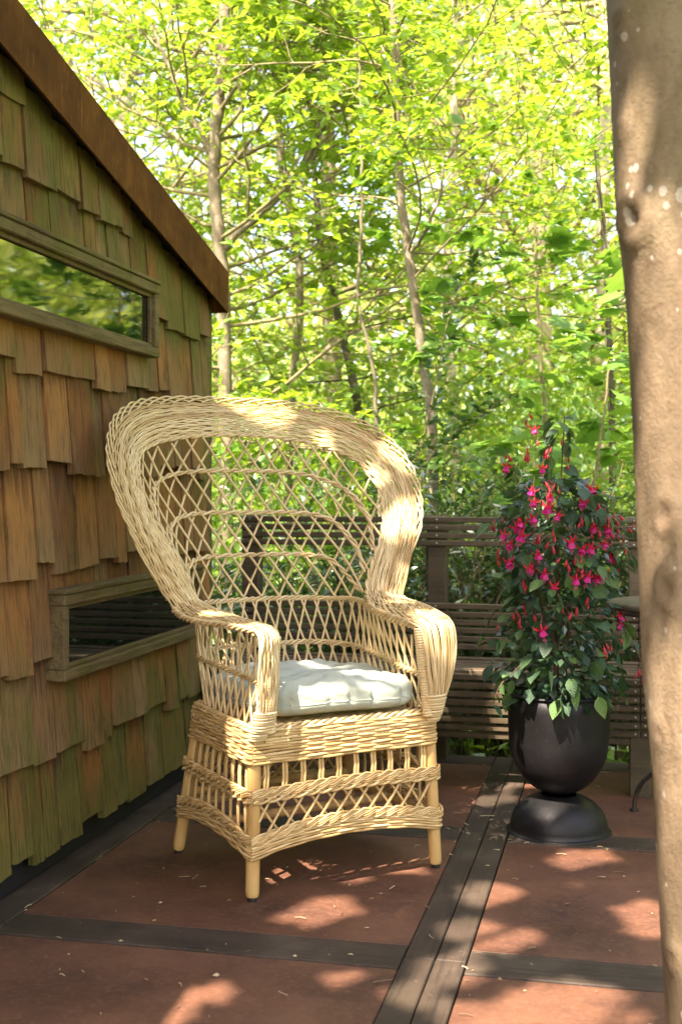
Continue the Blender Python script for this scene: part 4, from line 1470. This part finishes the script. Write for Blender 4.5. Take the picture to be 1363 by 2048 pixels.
tag(obj('undergrowth', me, M['undergrowth_leaf']), 'low green ground plants under the trees behind the bench', 'undergrowth', kind='stuff')

# ================================================================== big foreground tree: trunk at right, unseen crown overhead shaped to shade the patio
TD = 2.2
edge = [(-700, 1185), (-300, 1200), (0, 1211), (200, 1221), (380, 1228), (440, 1231), (480, 1237), (540, 1245), (600, 1250), (800, 1262), (1000, 1274), (1200, 1283), (1400, 1291), (1470, 1303), (1520, 1308), (1600, 1311), (1800, 1321), (1900, 1326), (2048, 1338), (2280, 1346), (2620, 1340)]
g = np.random.default_rng(5)
big = thing('garden_tree', 'thick smooth-barked tree trunk at the right edge with knots and lichen', 'tree', tuple(at(1520, 2261, TD)))
b0 = np.array(big.location)
nz, na = 300, 96
zs = np.linspace(-.30, 2.75, nz)
ey = np.array([e[0] for e in edge]); ex_ = np.array([e[1] for e in edge])
knots = [(1275, 425, .052, .012), (1340, 1180, .045, .007), (1335, 1030, .04, .006), (1250, 15, .03, .006), (1258, 232, .022, .005), (1335, 1960, .03, .006), (1312, 610, .02, .003), (1312, 1490, .03, .004)]
cen = []; rad = []
for z in zs:
    py = 980 - (z - CAM_H) / TD * F
    e = np.interp(py, ey, ex_)
    r_ = np.interp(z, [-.3, 0, .3, 1.2, 2.75], [.21, .185, .172, .162, .150])
    c_ = at(e, py, TD)
    cc = c_ + Vector((CY, SY, 0)) * r_
    cen.append(np.array(cc)); rad.append(r_)
cen = np.array(cen); rad = np.array(rad)
# keep the axis smooth; the outline's small steps become bark bumps
cs = cen.copy()
for _ in range(40):
    cs[1:-1] = .5 * cs[1:-1] + .25 * (cs[:-2] + cs[2:])
ang = np.linspace(0, 2 * math.pi, na, endpoint=False)
camdir = math.atan2(-CY, SY)          # direction from the trunk back to the camera
V = np.zeros((nz, na, 3))
for i in range(nz):
    r0 = rad[i]
    u = ang
    rr2 = r0 + .003 * np.sin(3 * u + zs[i] * 1.1) + .002 * np.sin(5 * u - zs[i] * 2.3) + .0012 * np.sin(7 * u + zs[i] * 5)
    V[i, :, 0] = cs[i, 0] + rr2 * np.cos(u); V[i, :, 1] = cs[i, 1] + rr2 * np.sin(u); V[i, :, 2] = zs[i]
SC = np.zeros((nz, na))
# knots: raised collars with a sunken eye, on the side they show in the photograph
for (kx, ky, kr, kh) in knots:
    zc = CAM_H - (ky - 980) / F * (TD - .13)
    i = int(np.argmin(np.abs(zs - zc)))
    e = np.interp(ky, ey, ex_)
    s_ = min(.98, max(-.98, ((kx - 681.5) / F * (TD - .1) - (e - 681.5) / F * TD - rad[i]) / rad[i]))
    a_ = camdir + math.asin(s_)
    kp = np.array([cs[i, 0] + rad[i] * math.cos(a_), cs[i, 1] + rad[i] * math.sin(a_), zc])
    dd = np.linalg.norm((V - kp) * np.array([1, 1, .8]), axis=2)
    amt = kh * np.exp(-(dd / kr) ** 2) + kh * .7 * np.exp(-((dd - kr * .62) / (kr * .2)) ** 2) - kh * 1.4 * np.exp(-(dd / (kr * .25)) ** 2)
    SC += np.exp(-((dd - kr * .62) / (kr * .14)) ** 2) * .55 + np.exp(-(dd / (kr * .3)) ** 2)
    outv = V - cs[:, None, :]; outv[:, :, 2] = 0
    outv /= np.linalg.norm(outv, axis=2)[:, :, None]
    V += outv * amt[:, :, None]
q = MB()
f = [[i * na + j, i * na + (j + 1) % na, (i + 1) * na + (j + 1) % na, (i + 1) * na + j] for i in range(nz - 1) for j in range(na)]
q.add(V.reshape(-1, 3) - b0, f)
tko = q.build('trunk', M['bark_smooth'], big)
at_ = tko.data.attributes.new('scar', 'FLOAT', 'POINT'); at_.data.foreach_set('value', np.clip(SC, 0, 1).astype(np.float32).ravel())

# spots meant to be sunlit: leaves blocking their sun are cut from the crown
SV = np.array(TO_SUN)
E1 = unit(np.cross(SV, np.array([0, 0, 1.0]))); E2 = np.cross(SV, E1)
def fl(px, py): return np.array(at(px, py, CAM_H * F / (py - 980)))
HOLES = [
    (fl(650, 1822), .075), (fl(600, 1835), .04), (fl(285, 2030), .10), (fl(900, 1945), .075), (fl(975, 1790), .07), (fl(985, 1880), .075), (fl(1030, 1880), .05), (fl(1150, 1722), .065), (fl(1190, 1712), .045),
    (fl(1295, 1825), .06), (fl(1300, 1860), .05), (fl(1110, 2010), .10), (fl(1190, 2020), .09), (fl(935, 1860), .06), (fl(590, 1745), .06), (fl(545, 1740), .05), (fl(820, 1990), .05), (fl(950, 2040), .07), (fl(1010, 1600), .04), (fl(960, 1580), .03), (fl(700, 1960), .035), (fl(420, 1990), .04),
    (np.array(at(785, 1365, 3.75)), .045), (np.array(at(730, 1380, 3.75)), .04), (np.array(at(640, 1348, 3.9)), .03),
    (np.array(at(800, 945, 4.1)), .045), (np.array(at(815, 925, 4.1)), .04), (np.array(at(800, 1050, 4.0)), .035), (np.array(at(790, 1130, 3.95)), .04), (np.array(at(545, 815, 4.3)), .022), (np.array(at(640, 850, 4.3)), .018), (np.array(at(720, 880, 4.2)), .02),
    (np.array(at(268, 1040, 3.75)), .035), (np.array(at(255, 960, 3.75)), .03), (np.array(at(330, 1150, 3.7)), .03), (np.array(at(420, 1225, 3.6)), .03),
    (np.array(at(885, 1300, 3.7)), .03), (np.array(at(850, 1225, 3.75)), .035), (np.array(at(790, 1440, 3.65)), .045), (np.array(at(690, 1460, 3.55)), .04), (np.array(at(600, 1480, 3.5)), .04), (np.array(at(760, 1620, 3.65)), .06), (np.array(at(480, 1570, 3.45)), .035), (np.array(at(530, 1330, 3.45)), .03), (np.array(at(650, 1640, 3.55)), .05),
    (np.array(at(1290, 450, 2.06)), .05), (np.array(at(1320, 620, 2.05)), .07), (np.array(at(1295, 770, 2.05)), .065), (np.array(at(1345, 880, 2.05)), .05), (np.array(at(1345, 1400, 2.05)), .05), (np.array(at(1335, 1560, 2.05)), .07), (np.array(at(1345, 1710, 2.05)), .06), (np.array(at(1350, 1860, 2.05)), .065), (np.array(at(1350, 2000, 2.05)), .06), (np.array(at(1300, 1250, 2.06)), .04), (np.array(at(1240, 130, 2.07)), .035),
    (np.array(at(1055, 1440, 3.98)), .035), (np.array(at(1045, 1480, 3.98)), .035), (np.array(at(1140, 1525, 3.98)), .04), (np.array(at(1130, 1410, 3.96)), .022), (np.array(at(1110, 1645, 3.98)), .035),
    (np.array(at(690, 1310, 4.85)), .09), (np.array(at(950, 1335, 4.75)), .07), (np.array(at(1010, 1400, 4.6)), .05),
    (np.array(at(1075, 1000, 4.0)), .03), (np.array(at(1060, 1310, 3.95)), .03), (np.array(at(1085, 900, 4.1)), .03)]
H2 = np.array([[h_ @ E1, h_ @ E2] for h_, _ in HOLES]); HR = np.array([r_ for _, r_ in HOLES])
lvs = Leaves(); wood = MB()
top = cs[-1]
trunk_top = np.array([top[0], top[1], 2.74])
C0 = np.array([-1.25, .75, 5.0])
# leader and limbs
lead = spline(np.array([trunk_top, trunk_top + np.array([-.12, -.05, .8]), trunk_top + np.array([-.3, -.2, 1.7]), trunk_top + np.array([-.45, -.5, 3.2])]), 16)
wood.tube(lead, np.linspace(.148, .04, 16), 12)
for k in range(16):
    s0 = lead[2 + int(k * 12 / 16)]
    a_ = 2.4 * k
    tgt = C0 + np.array([2.6 * math.cos(a_) * g.uniform(.5, 1), 2.6 * math.sin(a_) * g.uniform(.5, 1), g.uniform(-.3, .9)])
    md = (s0 + tgt) / 2 + np.array([0, 0, .25]) + g.normal(0, .15, 3)
    wood.tube(spline(np.array([s0, md, tgt]), 12), np.linspace(.035, .008, 12), 7)
m = 46000
P = []
while len(P) < m:
    c_ = g.uniform(-1, 1, 3)
    if c_ @ c_ > 1: continue
    cc = C0 + c_ * np.array([3.1, 3.2, 1.15])
    k = int(g.integers(25, 60))
    pp_ = cc + g.normal(0, 1, (k, 3)) * np.array([.28, .28, .09])
    P.extend(pp_)
P = np.array(P[:m])
pr = np.stack([P @ E1, P @ E2], 1)
ok_ = np.ones(len(P), bool)
for h_, r_ in zip(H2, HR):
    ok_ &= ((pr - h_) ** 2).sum(1) > (r_ + .035) ** 2
# the crown stops short of the picture's upper edge
dpt = P[:, 1] * CY - P[:, 0] * SY
ok_ &= ~((dpt > 0) & (P[:, 2] < CAM_H + .43 * dpt + .25))
ok_ &= P[:, 2] > 3.1
P = P[ok_]; m = len(P)
D = g.normal(0, 1, (m, 3)) * np.array([1, 1, .35]) + np.array([0, 0, -.15]); N = np.array([0, 0, 1.0]) + g.normal(0, .35, (m, 3))
D /= np.linalg.norm(D, axis=1)[:, None]
Lf = g.uniform(.075, .125, m)
lvs.add(P - D * (Lf * .5)[:, None], D, N, Lf, np.full(m, .72))
me, n = lvs.mesh('crown', FLAT); NLEAF += n
me.transform(Matrix.Translation(-Vector(b0)))
obj('crown', me, M['overhead_leaf'], big)
wood.v = [v - b0 for v in wood.v]
wood.build('branches', M['bark_smooth'], big)

# ================================================================== fuchsia
fu = thing('fuchsia_plant', 'tall fuchsia with dark leaves and hanging red and magenta flowers in the black planter', 'plant', (PC.x, PC.y, .45))
g = np.random.default_rng(31)
f0 = np.array(fu.location)
# leaf meshes
def leaf_mesh(curl, w_):
    xs = [0, .06, .2, .4, .6, .8, .93, 1.0]
    ws = [0.01, .10, .34, .5, .46, .27, .10, .0]
    v = []; f = []
    for x, ww in zip(xs, ws):
        z0 = -curl * x * x
        v += [(x, ww * w_, z0 + .10 * ww), (x, ww * w_ * .5, z0 + .02 * ww), (x, 0, z0 - .02), (x, -ww * w_ * .5, z0 + .02 * ww), (x, -ww * w_, z0 + .10 * ww)]
    for i in range(len(xs) - 1):
        for j in range(4):
            a = i * 5 + j
            f.append([a, a + 5, a + 6, a + 1])
    q = MB(); q.add(v, f); q.tube([(-.22, 0, .02), (0, 0, -.02)], .012, 4)
    me = q.mesh('leaf'); me.materials.append(M['fuchsia_leaf']); return me
leaf_meshes = [leaf_mesh(c_, w_) for c_, w_ in ((.15, .62), (.30, .70), (.45, .60), (.22, .78))]
def env(z): return np.interp(z, [.44, .52, .62, .75, .9, 1.02, 1.10, 1.16, 1.20, 1.25, 1.36, 1.42], [.15, .21, .20, .175, .195, .205, .175, .12, .06, .035, .025, .012])
# main stems
stems = MB(); tips = []
for k in range(9):
    a_ = 2 * math.pi * k / 9 + .3
    zt = [1.40, 1.15, 1.1, 1.0, .95, 1.12, .9, 1.05, .8][k]
    rr3 = .02 if k == 0 else env(zt) * .75
    pts = spline(np.array([(PC.x + .03 * math.cos(a_), PC.y + .03 * math.sin(a_), .45), (PC.x + .07 * math.cos(a_) * (k > 0), PC.y + .07 * math.sin(a_) * (k > 0), .45 + (zt - .45) * .5), (PC.x + rr3 * math.cos(a_), PC.y + rr3 * math.sin(a_), zt)]), 18)
    stems.tube(pts, np.linspace(.005, .002, 18), 5)
    tips.append(pts)
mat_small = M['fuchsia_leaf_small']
stuffL = Leaves()
nbig = 0
def put_leaf(p, d, size, mesh=None, roll=0.0):
    o = bpy.data.objects.new('leaf', mesh or random.choice(leaf_meshes))
    col.objects.link(o); o.parent = fu
    o.location = Vector(p) - Vector(f0)
    d = Vector(d).normalized()
    qx = d.to_track_quat('X', 'Z')
    o.rotation_mode = 'QUATERNION'
    from mathutils import Quaternion
    o.rotation_quaternion = qx @ Quaternion((1, 0, 0), roll)
    o.scale = (size, size, size)
    return o
toCam = unit(np.array([-PC.x, -PC.y, 0]))
n = 0
while n < 285:
    z = .46 + (1.40 - .46) * g.uniform(0, 1) ** 1.12
    a_ = g.uniform(0, 2 * math.pi)
    if z > 1.17 and g.uniform() < .62: continue
    rad_ = env(z) * g.uniform(.60, 1.10) * (1 + .16 * math.sin(3 * a_ + z * 9) + .10 * math.sin(5 * a_ - z * 17))
    dirv = np.array([math.cos(a_), math.sin(a_), 0])
    if dirv @ toCam < -.45: continue          # the far side is in the joined small foliage
    p = np.array([PC.x, PC.y, z]) + dirv * rad_
    d = dirv * g.uniform(.3, .9) + g.normal(0, .35, 3) + np.array([0, 0, g.uniform(-1.0, -.05)])
    s_ = g.uniform(.040, .068) * (1.15 if z < .62 else 1.0)
    put_leaf(p, d, s_, roll=g.normal(0, .5)); n += 1
# hanging lower left shoot and right shoot
for (pts, k) in (([at(1040, 1290, 3.98), at(985, 1275, 3.95), at(955, 1290, 3.95)], 9), ([at(1040, 1330, 3.95), at(1000, 1370, 3.92), at(985, 1410, 3.92)], 9), ([at(1200, 1230, 3.95), at(1250, 1260, 3.9), at(1285, 1330, 3.9)], 8)):
    pp = spline(np.array([np.array(q_) for q_ in pts]), 10); stems.tube(pp, .0018, 4)
    for i in range(k):
        b = pp[1 + i % 9]; put_leaf(b, g.normal(0, .8, 3) + np.array([0, 0, -.6]), g.uniform(.032, .05), roll=g.normal(0, .5))
# inner and far foliage
m = 1900
z = .47 + .72 * g.uniform(0, 1, m) ** 1.1
a_ = g.uniform(0, 2 * math.pi, m); rad_ = env(z) * np.sqrt(g.uniform(0, 1, m)) * .92 * (1 + .16 * np.sin(3 * a_ + z * 9) + .10 * np.sin(5 * a_ - z * 17))
P = np.stack([PC.x + rad_ * np.cos(a_), PC.y + rad_ * np.sin(a_), z], 1)
D = np.stack([np.cos(a_), np.sin(a_), np.full(m, -.4)], 1) + g.normal(0, .5, (m, 3)); N = np.array([0, 0, 1.0]) + g.normal(0, .6, (m, 3)) + np.stack([np.cos(a_), np.sin(a_), 0 * a_], 1) * .5
stuffL.add(P - f0, D, N, g.uniform(.026, .050, m), g.uniform(.5, .65, m))
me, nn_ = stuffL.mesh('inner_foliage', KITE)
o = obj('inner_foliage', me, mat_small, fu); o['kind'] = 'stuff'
# flowers: red swept sepals, magenta bell, long stamens; mesh data shared
def flower_meshes():
    q = MB()          # hanging along -Z, origin at the pedicel
    q.tube([(0, 0, 0), (0, 0, -.006), (0, 0, -.012), (0, 0, -.020)], [.0018, .0032, .0036, .0042], 8)
    for k in range(4):
        a = k * math.pi / 2 + .3
        c, s_ = math.cos(a), math.sin(a)
        prof = [(.004, -.019, .0045), (.012, -.021, .0062), (.020, -.018, .0052), (.027, -.011, .0028), (.031, -.005, .0003)]
        v = []; f = []
        for r_, z_, w_ in prof:
            v += [(r_ * c - w_ * s_, r_ * s_ + w_ * c, z_ - .001), (r_ * c, r_ * s_, z_ + .0012), (r_ * c + w_ * s_, r_ * s_ - w_ * c, z_ - .001)]
        for i in range(4):
            for j in range(2): f.append([i * 3 + j, i * 3 + j + 1, i * 3 + j + 4, i * 3 + j + 3])
        q.add(v, f)
    sep = q.mesh('flower'); sep.materials.append(M['sepal_red'])
    q = MB()
    prof = [(.004, -.019), (.009, -.024), (.0125, -.031), (.0145, -.038), (.017, -.042)]
    n_ = 20; v = []; f = []
    for r_, z_ in prof:
        for i in range(n_):
            a = 2 * math.pi * i / n_
            k = 1 + .13 * math.cos(4 * a) * (r_ / .017)
            v.append((r_ * k * math.cos(a), r_ * k * math.sin(a), z_ + .002 * math.cos(4 * a) * (r_ / .017)))
    for i in range(len(prof) - 1):
        for j in range(n_):
            f.append([i * n_ + j, i * n_ + (j + 1) % n_, (i + 1) * n_ + (j + 1) % n_, (i + 1) * n_ + j])
    q.add(v, f); cor = q.mesh('corolla'); cor.materials.append(M['petal_magenta'])
    q = MB()
    for k in range(6):
        a = k * 1.05; q.tube([(.002 * math.cos(a), .002 * math.sin(a), -.022), (.005 * math.cos(a), .005 * math.sin(a), -.05), (.006 * math.cos(a), .006 * math.sin(a), -.058)], [.0005, .0005, .0012], 4)
    q.tube([(0, 0, -.022), (0, .001, -.068)], [.0005, .0009], 4)
    sta = q.mesh('stamens'); sta.materials.append(M['stamen_pink'])
    q = MB(); q.tube([(0, 0, 0), (0, 0, -.008), (0, 0, -.014), (0, 0, -.021), (0, 0, -.028), (0, 0, -.033)], [.0016, .0034, .0052, .0062, .0042, .0006], 9)
    bud = q.mesh('bud'); bud.materials.append(M['bud_red'])
    return sep, cor, sta, bud
SEP, COR, STA, BUD = flower_meshes()
ped = MB()
def inst(name, me, parent, p=None, rot=None, s_=1.0):
    o = bpy.data.objects.new(name, me); col.objects.link(o); o.parent = parent
    if p is not None: o.location = p
    if rot is not None: o.rotation_euler = rot
    o.scale = (s_, s_, s_)
    return o
def on_shell(px, py):
    """front surface of the plant at a picture point"""
    d0 = (np.array([PC.x, PC.y]) @ np.array([-SY, CY]))
    p = np.array(at(px, py, d0))
    off = (px - 1112) / F * d0
    e = float(env(p[2]))
    fwd = math.sqrt(max(e * e - off * off, 0)) + .012
    return np.array(at(px, py, d0 - fwd))
FL = [(1068, 862), (1015, 938), (1066, 985), (1068, 1008), (1104, 1000), (1182, 985), (1200, 1028), (1028, 1060), (1046, 1072), (1020, 1095), (1075, 1112), (1090, 1150), (1185, 1098), (1205, 1092), (1220, 1118), (1152, 1160), (1180, 1155), (1202, 1146), (1195, 1160), (1080, 1262), (1232, 1236), (1245, 1250), (1016, 1130), (1010, 1072), (1288, 1350), (1040, 1050), (1060, 1040), (1095, 1015), (1168, 1010), (1215, 1062), (1165, 1105), (1140, 1085), (1120, 1035), (1060, 1140), (1110, 1180), (1230, 1150), (1190, 1060), (1085, 940)]
for (px, py) in FL:
    p = on_shell(px, py); p[2] += .022
    s_ = g.uniform(.70, 1.0)
    r_ = (g.normal(0, .28), g.normal(0, .28), g.uniform(0, 6.28))
    o = inst('flower', SEP, fu, Vector(p - f0), r_, s_)
    c_ = inst('corolla', COR, o); inst('stamens', STA, o)
    up_ = p + np.array([g.normal(0, .006), g.normal(0, .006), g.uniform(.02, .035)])
    ped.tube([p, (p + up_) / 2 + np.array([0, 0, .006]), up_ - toCam * .02], .0008, 4, cap=False)
BC = [(1062, 845, 3), (1095, 905, 7), (1125, 912, 4), (1060, 905, 3), (1090, 985, 6), (1110, 990, 3), (1190, 1010, 8), (1215, 1040, 5), (1165, 1050, 4), (1240, 1050, 3), (1262, 1052, 3), (990, 1052, 3), (1085, 1090, 4), (1105, 1080, 3), (1215, 1080, 6), (1236, 1082, 4), (1125, 1125, 4), (1150, 1130, 4), (1000, 1110, 3), (1170, 1140, 3), (1050, 1165, 4), (1180, 1215, 2), (1030, 1240, 4), (1045, 1225, 3), (985, 1250, 1), (1140, 1237, 3), (1195, 1305, 3), (1205, 1310, 2), (1240, 1285, 2), (1230, 1120, 3), (1285, 1335, 3), (1290, 1362, 2), (1012, 925, 3)]
for (px, py, k) in BC:
    for i in range(k):
        p = on_shell(px + g.normal(0, 9), py + g.normal(0, 9)); p[2] += .014
        inst('bud', BUD, fu, Vector(p - f0), (g.normal(0, .35), g.normal(0, .35), 0), g.uniform(.5, 1.0))
        up_ = np.array(on_shell(px, py - 26)) - toCam * .012
        ped.tube([p, (p + up_) / 2 + np.array([0, 0, .005]), up_], .0007, 4, cap=False)
ped.v = [v - f0 for v in ped.v]
ped.build('flower_stalks', M['red_stem'], fu)['kind'] = 'stuff'
stems.v = [v - f0 for v in stems.v]
stems.build('stem', M['red_stem'], fu)

# ================================================================== bistro table beside the planter
tc = at(1372, 1664, 4.22); tc.z = 0
table = thing('bistro_table', 'small round table on curved iron legs half hidden behind the big trunk', 'table', tuple(tc))
lathe([(.002, .765), (.26, .765), (.268, .760), (.268, .748), (.262, .742), (.002, .742)], 56).build('table_top', M['table_wood'], table)
lathe([(.262, .7415), (.266, .7405), (.266, .728), (.258, .728)], 56).build('rim_band', M['iron'], table)
for k in range(3):
    a = math.atan2(-CY, -SY) + R(28) - R(90) + k * 2 * math.pi / 3 + R(70)
    c, s_ = math.cos(a), math.sin(a)
    pr_ = [(.05, .735), (.035, .55), (.03, .40), (.05, .25), (.12, .165), (.18, .11), (.208, .05), (.212, .012)]
    q = MB(); q.tube(spline(np.array([(r_ * c, r_ * s_, z) for r_, z in pr_]), 30), .0085, 8)
    lg = q.build('leg', M['iron'], table)
    lathe([(.002, .014), (.016, .012), (.018, .006), (.014, .001), (.002, .001)], 16)
    q = MB(); q.tube([(.212 * c, .212 * s_, .0), (.212 * c, .212 * s_, .012)], .016, 12); q.build('foot', M['iron'], lg)
q = MB(); th = np.linspace(0, 2 * math.pi, 40); q.tube(np.stack([.06 * np.cos(th), .06 * np.sin(th), np.full(40, .30)], 1), .006, 6, cap=False); q.build('ring', M['iron'], table)
q = MB(); q.tube([(-.212, 0, .03), (0, 0, .028), (.212, 0, .03)], .006, 6); 

# ================================================================== litter on the patio
g = np.random.default_rng(9)
q = MB()
for k in range(210):
    x, y = g.uniform(-1.6, .35), g.uniform(2.3, 5.1)
    if k % 8 == 0: x = g.choice([-1.585, -.515, -.438, -.362]) + g.normal(0, .012)
    elif k % 7 == 1: y = g.choice([2.888, 3.042, 3.998, 4.152]) + g.normal(0, .012)
    a = g.uniform(0, 6.28); L = g.choice([.006, .012, .02, .032, .05], p=[.35, .3, .2, .1, .05])
    b = g.normal(0, .35)
    p0 = np.array([x, y, .0085]); d1 = np.array([math.cos(a), math.sin(a), 0]); d2 = np.array([math.cos(a + b), math.sin(a + b), .05])
    q.tube([p0, p0 + d1 * L * .5 + np.array([0, 0, .002]), p0 + d1 * L * .5 + d2 * L * .5], g.uniform(.0008, .0016), 4)
lv2 = Leaves()
m = 70
P = np.stack([g.uniform(-1.6, .35, m), g.uniform(2.3, 5.1, m), np.full(m, .0085)], 1)
D = np.stack([g.normal(0, 1, m), g.normal(0, 1, m), np.zeros(m)], 1); N = np.array([0, 0, 1.0]) + g.normal(0, .3, (m, 3))
lv2.add(P, D, N, g.uniform(.006, .020, m), np.full(m, .55))
me, _ = lv2.mesh('x', KITE)
vv = np.zeros(len(me.vertices) * 3); me.vertices.foreach_get('co', vv); vv = vv.reshape(-1, 3); vv[:, 2] = np.maximum(vv[:, 2], .006)
q.add(vv, [list(p.vertices) + [p.vertices[2]] for p in me.polygons])
tag(q.build('leaf_litter', M['litter'], None, False), 'bits of twig and bud scale scattered over the patio floor', 'litter', kind='stuff')
bpy.data.meshes.remove(me)
print('LEAVES', NLEAF, 'TRIS', sum(len(m_.loops) - 2 * len(m_.polygons) for m_ in bpy.data.meshes))
